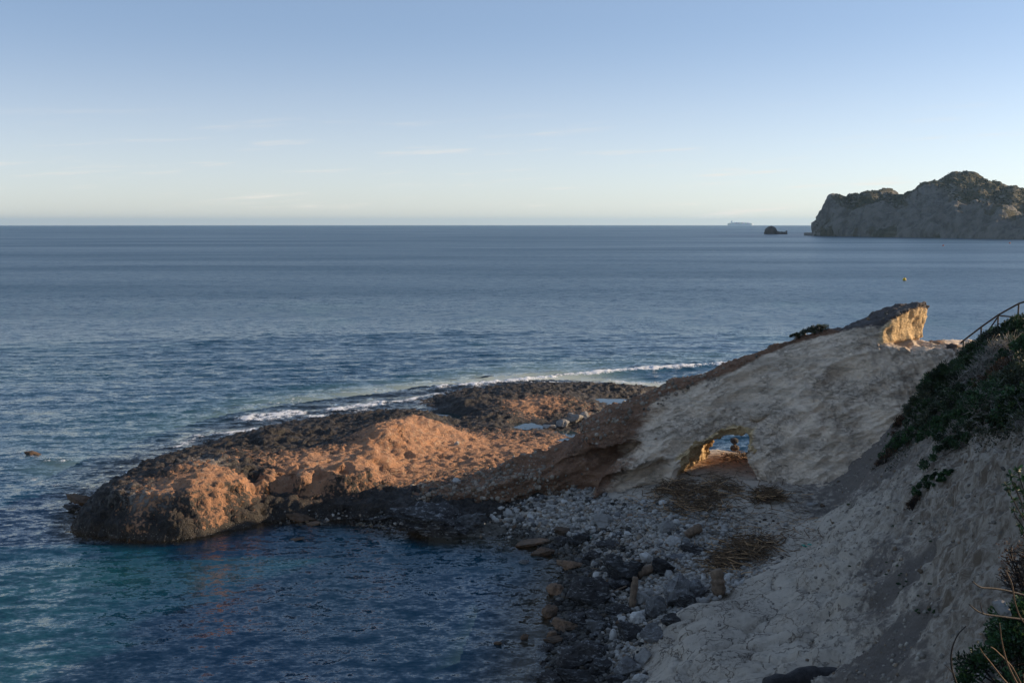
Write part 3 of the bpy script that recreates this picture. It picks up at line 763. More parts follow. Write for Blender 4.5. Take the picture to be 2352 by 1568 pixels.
dk = (1 - headf) * sstep(.75, .1, depthc) * sstep(17, 18.5, V[:, 0]) * sstep(24.5, 23.5, V[:, 0]) * (V[:, 2] > 8.2) * .62 + .12 * sstep(.4, .1, depthc)
sun_och = np.maximum(insideh, headf)  # passage and end face, where sunlight is painted into the colour
front = sstep(-.1, -.5, N[:, 1])
lay = ridged(U * np.array([.35, .5, 1.7]), 4)
rill = ridged(np.stack([V[:, 0] * 1.9 + .8 * V[:, 2] * .5, V[:, 1] * .5, V[:, 2] * .28], 1), 3)
rillm = sstep(17.5, 20, V[:, 0] + .4 * (8 - V[:, 2])) * sstep(5.2, 6.4, V[:, 2]) * front
nod = worley(V * np.array([1.0, 1.0, 1.25])); nodm = sstep(10.5, 13, V[:, 0]) * sstep(6.8, 5.2, V[:, 2])
karst = ridged(U * np.array([1.1, 1.1, 2.3]) + .5 * np.stack([pnoise(V * .9), pnoise(V * .9 + 9), pnoise(V * .9 + 40)], 1), 4)
calm_c = .35 + .65 * sstep(.15, 1.0, depthc)
cmask = sstep(-.25, .35, pnoise(V * .22 + 5)) * sstep(8, 11, V[:, 0])
scal = ((lay - 1.35) * .15 * (1 - .55 * nodm) + (karst - 1.35) * (.012 + .13 * cmask) * (1 - rillm)) * calm_c
off = scal + (ridged(U * np.array([.16, .3, .85]) + 3, 3) - 1.2) * .20 * calm_c + fbm(V * .5, 2) * .16 + fbm(U * np.array([.9, 2.6, 6.5]), 4, .58) * .05 + fbm(V * 6, 2, .6) * .012
off += (rill - 1.3) * .20 * rillm + (.42 - nod) * .30 * nodm * front
off += (worley(V * 2.6) < .33) * .045 * crust + fbm(V * 5, 2) * .05 * crust
off -= .12 * headf * np.abs(fbm(V * .8, 2))
off += insideh * (ridged(np.stack([U[:, 0] * 1.6, U[:, 1] * 1.6, V[:, 2] * .8], 1), 4) - 1.3) * .09
off *= np.where(headf > .3, .18, 1); off += headf * (fbm(V * np.array([.9, .9, .9]), 3) * .16 + fbm(V * 3.5, 2) * .03)
V = V + N * off[:, None]
arch = empty("natural_arch", (12, 52, 1.5))
tag(arch, 'long tilted grey sandstone ridge pierced by a low sunlit natural arch above the cobble cove', 'rock arch')
body = mobj("ridge", mesh_np("ridge", V, Q, {'cls': np.stack([crust, dk, sun_och], 1)}), M_ARCH, arch, (-12, -52, -1.5))
ARCHV, ARCHN, ARCHC = V, vnormals(V, Q), crust

# ------------------------------------------------------------------ loose stones: shapes
def ico(sub):
    import bmesh
    bm = bmesh.new(); bmesh.ops.create_icosphere(bm, subdivisions=sub, radius=1.0)
    V = np.array([v.co[:] for v in bm.verts]); T = np.array([[v.index for v in f.verts] for f in bm.faces]); bm.free()
    return V, T
ICO = {k: ico(k) for k in (1, 2, 3, 4, 5)}
def rock_shape(rng, sub, planes=7, rough=.1, flat=.75, depth=.62):
    V, T = ICO[sub]; V = V.copy()
    V *= np.array([1, rng.uniform(.72, 1), rng.uniform(flat * .8, flat * 1.1)])
    for _ in range(planes):
        n = rng.normal(size=3); n /= np.linalg.norm(n); d = rng.uniform(depth * .72, depth * 1.1)
        ex = np.maximum(V @ n - d, 0); V -= np.outer(ex * .92, n)
    nn = V / (np.linalg.norm(V, axis=1)[:, None] + 1e-9)
    o = rng.uniform(0, 80, 3)
    V += nn * (fbm(V * 1.6 + o, 4 if sub > 2 else 2, .55) * rough)[:, None]
    if sub > 3:
        V += nn * ((ridged(V * np.array([2.2, 2.2, 3.5]) + o, 4) - 1.3) * rough * .35)[:, None]
        V += nn * (fbm(V * 9 + o, 3, .6) * rough * .22)[:, None]
    return V, T
def mat_stone(name, a, b, dark, streak=0.0, rough=.9, bump=.02, attr=False):
    t = NT(name); p = t.pos(obj=True)
    oi = t.n.new("ShaderNodeObjectInfo")
    wp = t.pos()
    n1 = t.noise(wp, 2.6, 6, .62); n2 = t.noise(wp, 9, 7, .68); n3 = t.noise(wp, 30, 5, .7)
    c = t.mix(t.ramp(n1, .35, .65), a, b)
    c = t.mix(t.ramp(n2, .54, .68), c, dark)
    if streak: 
        ws = t.noise(t.pos(scale=(1, .8, 4)), 3.0, 7, .72, .8)
        c = t.mix(t.math('MULTIPLY', t.ramp(ws, .52, .64), streak), c, (.30, .30, .30))
    if attr: c = t.mix(1.0, c, t.attr('tint', 'Color'), 'MULTIPLY')
    else:
        hv = t.n.new("ShaderNodeHueSaturation"); t.l.new(c, hv.inputs['Color'])
        t.l.new(t.ramp(oi.outputs['Random'], 0, 1, .62, 1.28), hv.inputs['Value']); c = hv.outputs[0]
    h = t.math('ADD', n2, t.math('MULTIPLY', n3, .5))
    return t.done(t.bsdf(Base_Color=c, Roughness=rough, Normal=t.bump(h, bump), **{'Specular_IOR_Level': .3}))
M_PALE = mat_stone("pale_limestone", (.42, .40, .37), (.33, .31, .285), (.22, .20, .18))
M_PALET = mat_stone("pale_limestone_mixed", (.42, .40, .37), (.33, .31, .285), (.24, .22, .2), attr=True)
M_BLACK = mat_stone("black_wet_limestone", (.030, .028, .028), (.055, .05, .048), (.015, .014, .014), streak=.75, rough=.85, bump=.06)
M_GREY = mat_stone("grey_streaked_limestone", (.15, .145, .14), (.09, .086, .085), (.045, .042, .04), streak=.8, rough=.8, bump=.05)
M_BROWN = mat_stone("brown_conglomerate", (.20, .125, .08), (.12, .085, .06), (.05, .04, .03), rough=.85, bump=.05)
M_WOOD = simple_mat("driftwood", (.17, .115, .075), .85, .4, 5, .02)
def place_rock(rng, px, py, w, h, label, mat, cat='boulder', group=None, sub=5, planes=7, rough=.10, flat=.8, sink=.25, name='boulder', dy=0, lift=None):
    base = hit(px, min(py + h * .36, 1640))
    if base[2] < 0: base = np.array([float(v) for v in at_z(px, py + h * .36, 0.0)])
    D = np.linalg.norm(base - np.array([0, 0, CAMZ]))
    rx_ = w * D / F / 2 * 1.12; rz_ = h * D / F / 2 * 1.12
    V, T = rock_shape(rng, sub, planes, rough, 1.0)
    V = V / np.abs(V).max(0)
    ax = rng.uniform(-.25, .25)
    V = V * np.array([rx_, (rx_ + rz_) / 2 * rng.uniform(.8, 1.05), rz_])
    c, s_ = math.cos(ax), math.sin(ax)
    V = np.stack([V[:, 0] * c - V[:, 2] * s_, V[:, 1], V[:, 0] * s_ + V[:, 2] * c], 1)
    z = max(base[2], -.25 if base[2] < 0 else base[2]) + rz_ * (1 - 2 * sink)
    o = mobj(name, mesh_np(name, V, T), mat, None, (base[0], base[1] + rx_ * .35 + dy, z if lift is None else lift))
    return tag(o, label, cat, group)
# ------------------------------------------------------------------ sea
RE = 6371000.0
def mat_sea():
    t = NT("sea_water"); p = t.pos()
    rgh = t.math('MULTIPLY', t.attr('chop'), t.ramp(t.noise(t.pos(scale=(.18, 1, 1), rot=(0, 0, .12)), .012, 5, .65), .35, .65, .86, 1.14))
    near = t.attr('depth')                    # metres of water above the bed near the shore
    foam = t.attr('foam'); sand = t.attr('sand')
    body = t.mix(sand, (.004, .048, .092), (.010, .075, .09))
    wv = t.pos(rot=(0, 0, math.radians(-8)), scale=(.55, 1.0, 1.0))
    
    calm = t.attr('calm')
    # wave slopes straight from noise, so that far water stays as rough as near water
    def slope(scale, amp, det, mp):
        c = t.noise(mp, scale, det, .55, out='Color')
        v = t.n.new("ShaderNodeVectorMath"); v.operation = 'SUBTRACT'; t.l.new(c, v.inputs[0]); v.inputs[1].default_value = (.5, .5, .5)
        m_ = t.n.new("ShaderNodeVectorMath"); m_.operation = 'MULTIPLY'; t.l.new(v.outputs[0], m_.inputs[0]); m_.inputs[1].default_value = (amp * .55, amp, 0)
        return m_.outputs[0]
    def vadd(a, b):
        v = t.n.new("ShaderNodeVectorMath"); v.operation = 'ADD'; t.l.new(a, v.inputs[0]); t.l.new(b, v.inputs[1]); return v.outputs[0]
    sl = vadd(vadd(slope(.9, .75, 3, wv), slope(3.2, 1.0, 3, wv)), slope(10, .7, 2, wv))
    gust = t.ramp(t.noise(t.pos(scale=(.25, 1, 1)), .035, 4, .6), .3, .7, .62, 1.15)
    sc_ = t.n.new("ShaderNodeVectorMath"); sc_.operation = 'SCALE'; t.l.new(sl, sc_.inputs[0]); t.l.new(t.math('MULTIPLY', gust, t.ramp(rgh, .07, .34, 1.0, .8)), sc_.inputs['Scale'])
    gN = t.n.new("ShaderNodeNewGeometry")
    nn_ = t.n.new("ShaderNodeVectorMath"); nn_.operation = 'NORMALIZE'; t.l.new(vadd(gN.outputs['Normal'], sc_.outputs[0]), nn_.inputs[0]); nb = nn_.outputs[0]
    surf = t.bsdf(Base_Color=body, Roughness=rgh, IOR=1.333, Normal=nb)
    # shallow water: the bed shows through it
    fr = t.n.new("ShaderNodeFresnel"); fr.inputs[0].default_value = 1.333; t.l.new(nb, fr.inputs['Normal'])
    tr = t.n.new("ShaderNodeBsdfTransparent"); 
    tint = t.mix(t.ramp(near, 0, 1.6), (.92, .96, .95), (.22, .46, .46)); t.l.new(tint, tr.inputs[0])
    gl = t.n.new("ShaderNodeBsdfGlossy"); gl.inputs['Roughness'].default_value = .05; t.l.new(nb, gl.inputs['Normal'])
    mx = t.n.new("ShaderNodeMixShader"); t.l.new(fr.outputs[0], mx.inputs[0]); t.l.new(tr.outputs[0], mx.inputs[1]); t.l.new(gl.outputs[0], mx.inputs[2])
    m2 = t.n.new("ShaderNodeMixShader"); t.l.new(t.ramp(near, .15, 1.7), m2.inputs[0]); t.l.new(mx.outputs[0], m2.inputs[1]); t.l.new(surf, m2.inputs[2])
    # foam
    fn = t.noise(t.pos(scale=(.6, 1, 1)), 3.2, 7, .72); fv = t.vor(p, 5.5, 'DISTANCE_TO_EDGE')
    ff = t.math('ADD', foam, t.math('MULTIPLY', t.math('SUBTRACT', fn, .5), 1.5))
    ff = t.math('SUBTRACT', ff, t.math('MULTIPLY', t.ramp(fv, 0, .18), .25))
    fw = t.bsdf(Base_Color=(.78, .80, .82), Roughness=.9, Normal=t.bump(fn, .12))
    m3 = t.n.new("ShaderNodeMixShader"); t.l.new(t.ramp(ff, .36, .60), m3.inputs[0]); t.l.new(m2.outputs[0], m3.inputs[1]); t.l.new(fw, m3.inputs[2])
    return t.done(m3.outputs[0])
M_SEA = mat_sea()
half = math.radians(32.5)
th = np.concatenate([np.linspace(-math.pi, -half, 70)[:-1], np.linspace(-half, half, 800), np.linspace(half, math.pi, 70)[1:]])
rr = np.concatenate([[3, 12, 20], np.linspace(24, 62, 300), 62 * 1.0042 ** np.arange(1, 190), 62 * 1.0042 ** 190 * 1.032 ** np.arange(0, 160)])
rr = rr[rr < 25500]
TH, RR = np.meshgrid(th, rr, indexing='ij')
X = (RR * np.sin(TH)).ravel(); Y = (RR * np.cos(TH)).ravel(); R_ = RR.ravel()
Hh = np.where(R_ < 118, H(X, Y), -5)
depth = np.clip(-Hh, 0, 6)
open_ = sstep(58, 74, Y + .35 * X) * .85 + .25     # the cove is calmer than the open water
open_ = np.where(X < -16, np.maximum(open_, .6), open_)
amp = open_ * sstep(0, .9, depth + .25) * sstep(900, 120, R_)
Z = np.zeros(len(X))
rng = np.random.default_rng(11)
for lam, a in ((7.5, .030), (5.2, .026), (3.6, .024), (2.6, .022), (1.9, .020), (1.45, .018), (1.1, .014), (.85, .011), (.7, .009)):
    for k in range(3):
        d = math.radians(97 + rng.normal() * 17); kx, ky = math.cos(d) * 2 * math.pi / lam, math.sin(d) * 2 * math.pi / lam
        ph = kx * X + ky * Y + rng.uniform(0, 6.3)
        s_ = np.sin(ph + .35 * np.sin(ph * .5)) ; fade = sstep(lam * 220, lam * 60, R_)
        Z += a * .62 * (s_ + .25 * np.cos(2 * ph)) * fade
Z *= amp * (.75 + .5 * sstep(-.4, .5, pnoise(np.stack([X * .035, Y * .06, 0 * X], 1))))
# breaking wave lines over the reef edge
def wpts(l): return [tuple(float(v) for v in at_z(a, b, 0)[:2]) for a, b in l]
foam = np.zeros(len(X)); nearm = R_ < 130
xn, yn = X[nearm], Y[nearm]
fo = np.zeros(len(xn)); zz = np.zeros(len(xn))
n_a = fbm(np.stack([xn * .35, yn * .35, 0 * xn], 1), 3); n_b = fbm(np.stack([xn * 1.6, yn * 1.6, 0 * xn + 5], 1), 4, .6)
for line, wid, stg, hgt in (([(1015,893),(1090,886),(1200,876),(1330,863),(1450,853),(1560,845),(1700,836),(1800,828)], .75, 1.0, .32),
                       ([(1120,868),(1300,856),(1500,842),(1700,828)], .5, .38, .2),
                       ([(585,962),(625,958),(668,953)], 1.4, 1.05, .22), ([(690,965),(715,960),(740,957)], .5, .7, .1), ([(775,943),(815,937),(868,929)], 1.1, 1.0, .22),
                       ([(455,1003),(500,996),(560,990),(600,985)], .55, .72, .1), ([(870,930),(930,922),(1000,905)], .6, .8, .1), ([(400,1032),(440,1012),(480,1000)], .6, .6, .05), ([(690,972),(760,960),(840,942)], .5, .62, .05), ([(240,1140),(270,1100),(330,1062)], .4, .55, .03),
                       ([(30,1045),(80,1052),(150,1060)], .9, .42, .1), ([(80,1100),(160,1120),(230,1140)], .6, .42, .06), ([(150,1175),(200,1140),(260,1105)], .35, .45, .04),
                       ([(500,950),(640,925),(800,905),(1000,880)], 1.6, .33, .14), ([(1500,880),(1600,868),(1700,862)], 2.2, .42, .08), ([(1400,872),(1480,884),(1560,885)], .6, .6, .06)):
    d = seg_dist(xn, yn + .6 * n_a, wpts(line))
    fo = np.maximum(fo, stg * np.exp(-(d / wid) ** 2) * (.9 + .55 * n_a + .6 * n_b))
    zz += hgt * np.exp(-(d / (wid * 1.2)) ** 2) * (1 + .5 * n_a + .35 * n_b)
# lapping edge
hs = Hh[nearm]
fo = np.maximum(fo, .50 * np.exp(-((hs + .06) / .10) ** 2) * (Y[nearm] > 62) * (.8 + .6 * n_a))
foam[nearm] = fo; Z[nearm] += zz
sand = .75 * sstep(.1, .75, fbm(np.stack([X * .045, Y * .03, 0 * X + 2], 1), 3)) * (R_ < 200)
def blob(px, py, rx_, ry_, s_):
    q = at_z(px, py, 0); return s_ * np.exp(-(((X - q[0]) / rx_) ** 2 + ((Y - q[1]) / ry_) ** 2))
sand = np.clip(sand * .6 + blob(30, 1400, 5, 5, .5) + blob(270, 1310, 4, 2.6, .5) + blob(60, 860, 14, 9, .45) + blob(330, 960, 9, 8, .5) + blob(0, 1540, 5, 2.5, .5) + blob(1180, 1300, 3, 2, .35), 0, 1)
Z = Z - R_ ** 2 / (2 * RE)
V = np.stack([X, Y, Z], 1)
Q = grid_faces(len(th), len(rr))
sea = mobj("sea", mesh_np("sea", V, Q, {'depth': depth, 'foam': foam, 'sand': sand, 'calm': open_, 'chop': .07 + .28 * sstep(45, 230, R_)}), M_SEA)
tag(sea, kind='structure')
# seabed farther out, under the opaque water
sb = np.array([(-26000, -26000, -12), (26000, -26000, -12), (26000, 26000, -62), (-26000, 26000, -62)], float); sb[:, 2] = -106
# tide pools in hollows of the platform
t = NT("still_pool_water"); pnb = t.bump(t.noise(t.pos(), 3, 3, .5), .004)
M_POOL = t.done(t.bsdf(Base_Color=(.02, .035, .035), Roughness=.03, IOR=1.333, Normal=pnb))
def pool(px, py, z, rx_, ry_, lab):
    q = at_z(px, py, z); a = np.linspace(0, 2 * np.pi, 40, endpoint=False)
    r = 1 + .25 * np.sin(a * 2 + px) + .15 * np.sin(a * 3 + py)
    V = np.stack([q[0] + rx_ * r * np.cos(a), q[1] + ry_ * r * np.sin(a), np.full(40, z)], 1); V = np.concatenate([V, [[q[0], q[1], z]]])
    T = np.array([(40, i, (i + 1) % 40) for i in range(40)])
    o = mobj("tide_pool", mesh_np("tide_pool", V, T), M_POOL); tag(o, kind='structure')
for a in ((1210, 977, .30, 1.3, 1.6, ''), (1396, 925, .42, 1.7, 2.6, ''), (1288, 1006, .27, 1.1, 2.6, ''), (1243, 964, .30, .5, .8, ''), (745, 1034, 1.22, .6, .7, ''), (516, 1040, .75, .35, .6, ''), (1025, 958, .16, 1.3, 3.2, '')):
    pool(*a)
# ------------------------------------------------------------------ headland, islet, ship, buoys
def zE(d): return -d * d / (2 * RE)
def mat_far():
    t = NT("far_scrub_and_rock"); p = t.pos(); cls = t.sep(t.attr('cls', 'Color'))
    n1 = t.noise(p, .02, 8, .66); n2 = t.noise(t.pos(scale=(1, 1, .45)), .10, 8, .7)
    rock = t.mix(t.ramp(n2, .4, .62), (.23, .215, .19), (.12, .115, .105))
    scrub = t.mix(t.ramp(n2, .42, .6), (.055, .06, .035), (.12, .105, .07))
    tb = t.noise(t.pos(scale=(.006, .006, .16)), 1.0, 5, .6)
    scrub = t.mix(t.ramp(tb, .52, .62), scrub, (.16, .145, .115))
    m = t.math('ADD', cls[0], t.math('MULTIPLY', t.math('SUBTRACT', n1, .5), 3.6))
    m = t.math('ADD', m, t.math('MULTIPLY', t.math('SUBTRACT', n2, .5), 1.2))
    c = t.mix(t.ramp(m, .42, .58), rock, scrub)
    return t.done(t.bsdf(Base_Color=c, Roughness=1.0, Normal=t.bump(n2, 9)))
M_FAR = mat_far()
SIL = [(1843,539),(1858,536),(1863,531),(1866,512),(1878,509),(1885,489),(1894,473),(1902,455),(1905,448),(1920,444),(1934,451),(1947,450),(1968,443),(1992,438.5),(2030,444),(2055,451),(2072,453),(2092,443),(2108,436),(2113,428),(2135,417),(2160,411),(2178,408.5),(2200,408),(2212,410),(2230,417),(2262,425),(2300,431),(2352,437),(2420,440),(2500,430),(2650,415),(2850,425),(3100,440)]
sp_px = np.concatenate([np.linspace(1843, 2400, 520), np.linspace(2404, 3100, 80)])
sil = np.interp(sp_px, *zip(*SIL))
sil = sil + fbm(np.stack([sp_px * .09, 0 * sp_px, 0 * sp_px], 1), 4, .6) * 1.3 * sstep(1866, 1890, sp_px)
shore_py = np.interp(sp_px, [1843, 1900, 2000, 2200, 2352, 2700, 3100], [540, 541, 543, 546, 549, 553, 556])
Ds = 15.0 / ((shore_py - 512.5) / F) * .97
Dc = Ds + np.interp(sp_px, [1843, 1866, 1900, 2000, 2200, 2400, 3100], [4, 20, 60, 150, 260, 300, 300])
ax_ = (sp_px - CX) / F
zc2 = np.maximum(15 + Dc * (512.5 - sil) / F - 1.6, 1.0)
nt = 150; tt = np.concatenate([np.linspace(0, 1, 110), np.linspace(1, 2, 41)[1:]])
P = np.zeros((len(sp_px), nt, 3))
for k, t_ in enumerate(tt):
    if t_ <= 1:
        D = Ds + (Dc - Ds) * t_
        n = pnoise(np.stack([sp_px * .02, 0 * sp_px + t_ * 1.5, 0 * sp_px], 1))
        cl = np.clip(.52 + .18 * n, .25, .8)
        h = zc2 * np.where(t_ < .22, cl * (t_ / .22) ** .7, cl + (1 - cl) * sstep(0, 1, (t_ - .22) / .78) ** .8) - 1.5 * (t_ == 0)
    else:
        D = Dc + (t_ - 1) * 420; h = zc2 * (1 - (t_ - 1) ** 1.3) - 1.5 * (t_ >= 2)
        D = D
    P[:, k, 0] = ax_ * Dc * (D / Dc) ** 1; P[:, k, 1] = D; P[:, k, 2] = h
V = P.reshape(-1, 3); Q = grid_faces(len(sp_px), nt)[:, ::-1]
N = vnormals(V, Q)
W = V * np.array([1, 1, .35])
tcol = np.tile(tt, len(sp_px)); crestf = 1 - np.exp(-((tcol - 1) / .05) ** 2) * .85
off = (ridged(W * .016, 5) - 1.2) * 6 * crestf + fbm(V * .05, 4, .6) * 2.4 * crestf + fbm(V * .22, 3, .6) * .8
V2 = V + N * (off * sstep(0, 14, V[:, 2] + 2))[:, None]
slope = N[:, 2]
Nn = vnormals(V2, Q)
veg = sstep(.42, .80, Nn[:, 2]) * sstep(8, 26, V2[:, 2]) + .35 * sstep(30, 60, V2[:, 2])
pp, qq = project(V2[:, 0], V2[:, 1], V2[:, 2])
bare = np.exp(-(((pp - 2135) / 38) ** 2 + ((qq - 455) / 32) ** 2)) * 1.1 + np.exp(-(((pp - 1905) / 18) ** 2 + ((qq - 465) / 20) ** 2)) + .7 * np.exp(-((qq - 520) / 17) ** 2) * (pp > 2060) + .5 * np.exp(-(((pp - 2020) / 80) ** 2 + ((qq - 500) / 22) ** 2))
veg = np.clip(veg * 1.2 + .42 - bare * .8, 0, 1)
V2[:, 2] += zE(1200)
head = mobj("headland", mesh_np("headland", V2, Q, {'cls': np.stack([veg, veg, veg], 1)}), M_FAR)
tag(head, kind='structure')
# scrub on the headland: uncountable low bushes in one mesh
sel = np.nonzero((veg > .45) & (pp < 2500) & (tcol > .1) & (tcol < .93) & (V2[:, 2] > 8))[0]
rng = np.random.default_rng(5)
sel = rng.choice(sel, 5000)
bv, bt = ICO[1]
sc = rng.uniform(.4, 1.25, len(sel)) ** 1.0
jit = rng.normal(0, 1.2, (len(sel), 3)) * np.array([1, 1, .2])
SV = (bv[None] * (1 + .3 * rng.normal(size=(len(sel), len(bv), 1)) * .6) * sc[:, None, None] * np.array([1, 1, .7]) + (V2[sel] + jit)[:, None]).reshape(-1, 3)
ST = (bt[None] + (np.arange(len(sel)) * len(bv))[:, None, None]).reshape(-1, 3)
M_SCRUB = simple_mat("far_scrub_leaves", (.045, .052, .034), 1.0, .45, .08, .1)
tag(mobj("scrub", mesh_np("scrub", SV, ST, smooth=False), M_SCRUB), kind='stuff')
# one tree standing clear on the skyline
def crown_mesh(rng, n, rad, leaf, squash=.75, name="crown"):
    c = rng.normal(size=(7, 3)); c /= np.linalg.norm(c, axis=1)[:, None]; c *= rad * .5; 
    k = rng.integers(0, 7, n); d = rng.normal(size=(n, 3)); d /= np.linalg.norm(d, axis=1)[:, None]
    pos = c[k] + d * (rad * .55 * rng.uniform(.5, 1, n) ** .5)[:, None]; pos[:, 2] *= squash
    u = rng.normal(size=(n, 3)); u /= np.linalg.norm(u, axis=1)[:, None]; v = np.cross(u, rng.normal(size=(n, 3))); v /= np.linalg.norm(v, axis=1)[:, None]
    V = np.stack([pos - u * leaf, pos + v * leaf * .6, pos + u * leaf, pos - v * leaf * .6], 1).reshape(-1, 3)
    return V, np.arange(n * 4).reshape(n, 4)
def far_tree(px, py, w, lab):
    k = int(np.argmin(np.abs(sp_px - px))); D = Dc[k] - 3; x = ax_[k] * D; z = 15 + D * (512.5 - py) / F
    r = w * D / F / 2
    t = empty("pine_tree", (x, D, z - r * 1.6)); tag(t, lab, 'tree')
    V, Q = crown_mesh(rng, 500, r, r * .22); V[:, 2] += r * 1.5
    mobj("crown", mesh_np("crown", V, Q, smooth=False), M_SCRUB, t)
    b = MB(); b.tube([(0, 0, -r * .8), (.1 * r, 0, .5 * r), (0, 0, 1.3 * r)], [r * .14, r * .1, r * .06]); mobj("trunk", b.mesh("trunk"), M_WOOD, t)
far_tree(2322, 436, 15, 'lone dark round tree on the skyline of the far headland, right of its summit')
far_tree(1995, 440, 7, 'tiny dark bush on the lower rounded hump of the far headland')
# islet
def lump(name, px0, px1, prof, D, mat, label, cat, thick=.35, nx=90):
    xs_ = np.linspace(px0, px1, nx); top = np.interp(xs_, *zip(*prof)); Xw = (xs_ - CX) / F * D
    H_ = np.maximum(15 + D * (512.5 - top) / F - zE(D), .0)
    W_ = (Xw[-1] - Xw[0]) * thick; nv = 36
    V = []
    for i in range(nx):
        e = math.sqrt(max(0, 1 - (2 * i / (nx - 1) - 1) ** 4)) * (.25 + .75 * min(1, H_[i] / H_.max() * 1.4))
        for j in range(nv):
            u = j / (nv - 1) * 2 - 1
            V.append((Xw[i], D + u * W_ * e, H_[i] * (1 - abs(u) ** 5) - 1 * (abs(u) > .98) - .8))
    V = np.array(V); Q = grid_faces(nx, nv)[:, ::-1]; N = vnormals(V, Q)
    V = V + N * (((ridged(V * .25, 4) - 1.2) * .5 + fbm(V * .7, 3) * .35) * sstep(-1, 1, V[:, 2]))[:, None]
    V[:, 2] += zE(D) 
    c = V.mean(0) * np.array([1, 1, 0]); o = mobj(name, mesh_np(name, V - c, Q, {'cls': np.zeros((len(V), 3)) + .15}), mat, None, c); tag(o, label, cat)
M_ISL = simple_mat("dark_islet_rock", (.10, .085, .075), 1.0, .4, .1, .6)
lump("islet", 1752, 1804, [(1752,534),(1754,528),(1757,523),(1762,519.5),(1767,518),(1772,519.5),(1776,524),(1780,529.5),(1786,531.5),(1791,531),(1796,532),(1800,530.5),(1803,528.5),(1804,530)], 1380, M_ISL, 'small dark rocky islet off the headland point, humped at one end', 'islet')
# container ship on the horizon
Dsh = 12800.0; zs_ = zE(Dsh); mpp = Dsh / F
x0 = (1668 - CX) * mpp; L = 59 * mpp
ship = empty("container_ship", (x0 + L / 2, Dsh, zs_)); tag(ship, 'long haze-pale container ship on the horizon, loaded with containers, superstructure near the stern', 'ship')
M_SHIP = simple_mat("hazed_ship_paint", (.50, .56, .64), .7, .1, .05, .01); M_CONT = simple_mat("hazed_container_paint", (.55, .58, .64), .8, .3, .02, .01, tint=True); M_WHITE = simple_mat("white_ship_paint", (.7, .72, .75), .6, .05, .05, .01)  # hull and container colours paled towards blue, distance haze painted in
hb = [(-.5, 0), (-.49, .06), (-.3, .08), (.3, .08), (.42, .055), (.5, .004)]
Vh = []
for zf, wsc in ((0, .86), (16, 1)):
    ring = [(L * a * (1 if zf or a < .45 else .95), L * b) for a, b in hb] + [(L * a * (1 if zf or a < .45 else .95), -L * b) for a, b in hb[::-1]]
    Vh += [(x, y * wsc, zf - 2 + (6 if (zf and x > L * .4) else 0)) for x, y in ring]
n_ = len(hb) * 2
Qh = [(i, (i + 1) % n_, n_ + (i + 1) % n_, n_ + i) for i in range(n_)]
Th = [(n_, n_ + i, n_ + i + 1) for i in range(1, n_ - 1)]
mobj("hull", MB().add(Vh, Qh, Th).mesh("hull", False), M_SHIP, ship)
b = MB().box((-L * .34, 0, 33), (L * .045, L * .13, 42)); b.box((-L * .34, 0, 55), (L * .03, L * .15, 4)); mobj("superstructure", b.mesh("superstructure", False), M_WHITE, ship)
b = MB().tube([(-L * .335, 0, 55), (-L * .335, 0, 70)], 1.3, 6); b.box((-L * .335, 0, 54), (1, 9, 1)); mobj("mast", b.mesh("mast", False), M_WHITE, ship)
for k in range(13):
    xx = -.455 + k * .068 + (.035 if k > 1 else 0)
    if abs(xx + .34) < .04: continue
    hgt = (9, 11, 13, 15, 16, 15, 14, 15, 13, 14, 12, 11, 7)[k]
    mobj("container_bay", MB().box((L * xx, 0, 14 + hgt * .78), (L * .058, L * .135, hgt * 1.56), col=colorsys.hsv_to_rgb(rng.random(), .3, .9)).mesh("container_bay", False), M_CONT, ship)
# buoys
M_YEL = simple_mat("yellow_buoy_plastic", (.75, .48, .03), .45, .1, 3, .002); M_RED = simple_mat("red_buoy_plastic", (.62, .14, .06), .5, .1, 3, .002)
def buoy(px, py, w, mat, lab, cat='buoy'):
    D = 15.0 / ((py + w * .6 - 512.5) / F); x = (px - CX) / F * D; r = w * D / F / 2
    t = empty("mooring_buoy", (x, D, zE(D))); tag(t, lab, cat)
    a = np.linspace(-1.2, 1.45, 10); V = []
    prof = [(.0, -1.0), (.7, -.8), (1, -.2), (1, .7), (.85, 1.1), (.45, 1.35), (.18, 1.45), (0, 1.5)]
    for rad, z in prof:
        for s_ in np.linspace(0, 2 * np.pi, 20, endpoint=False): V.append((r * rad * math.cos(s_), r * rad * math.sin(s_), r * z * .9 + r * .25))
    Q = [(i * 20 + j, i * 20 + (j + 1) % 20, (i + 1) * 20 + (j + 1) % 20, (i + 1) * 20 + j) for i in range(7) for j in range(20)]
    mobj("float", MB().add(V, Q).mesh("float"), mat, t)
    b = MB().tube([(r * .3 * math.cos(s_), 0, r * 1.6 + r * .3 * math.sin(s_)) for s_ in np.linspace(0, 6.283, 14)], r * .07, 5); mobj("ring", b.mesh("ring"), M_WOOD, t)
buoy(2077, 638, 7.4, M_YEL, 'yellow marker buoy floating on the open bay above the arch rock')
buoy(2162, 562, 3.6, M_RED, 'small red buoy in front of the headland, nearer its middle')
buoy(2314, 556.5, 3.6, M_RED, 'small red buoy in front of the headland, close under its shore at the picture edge')
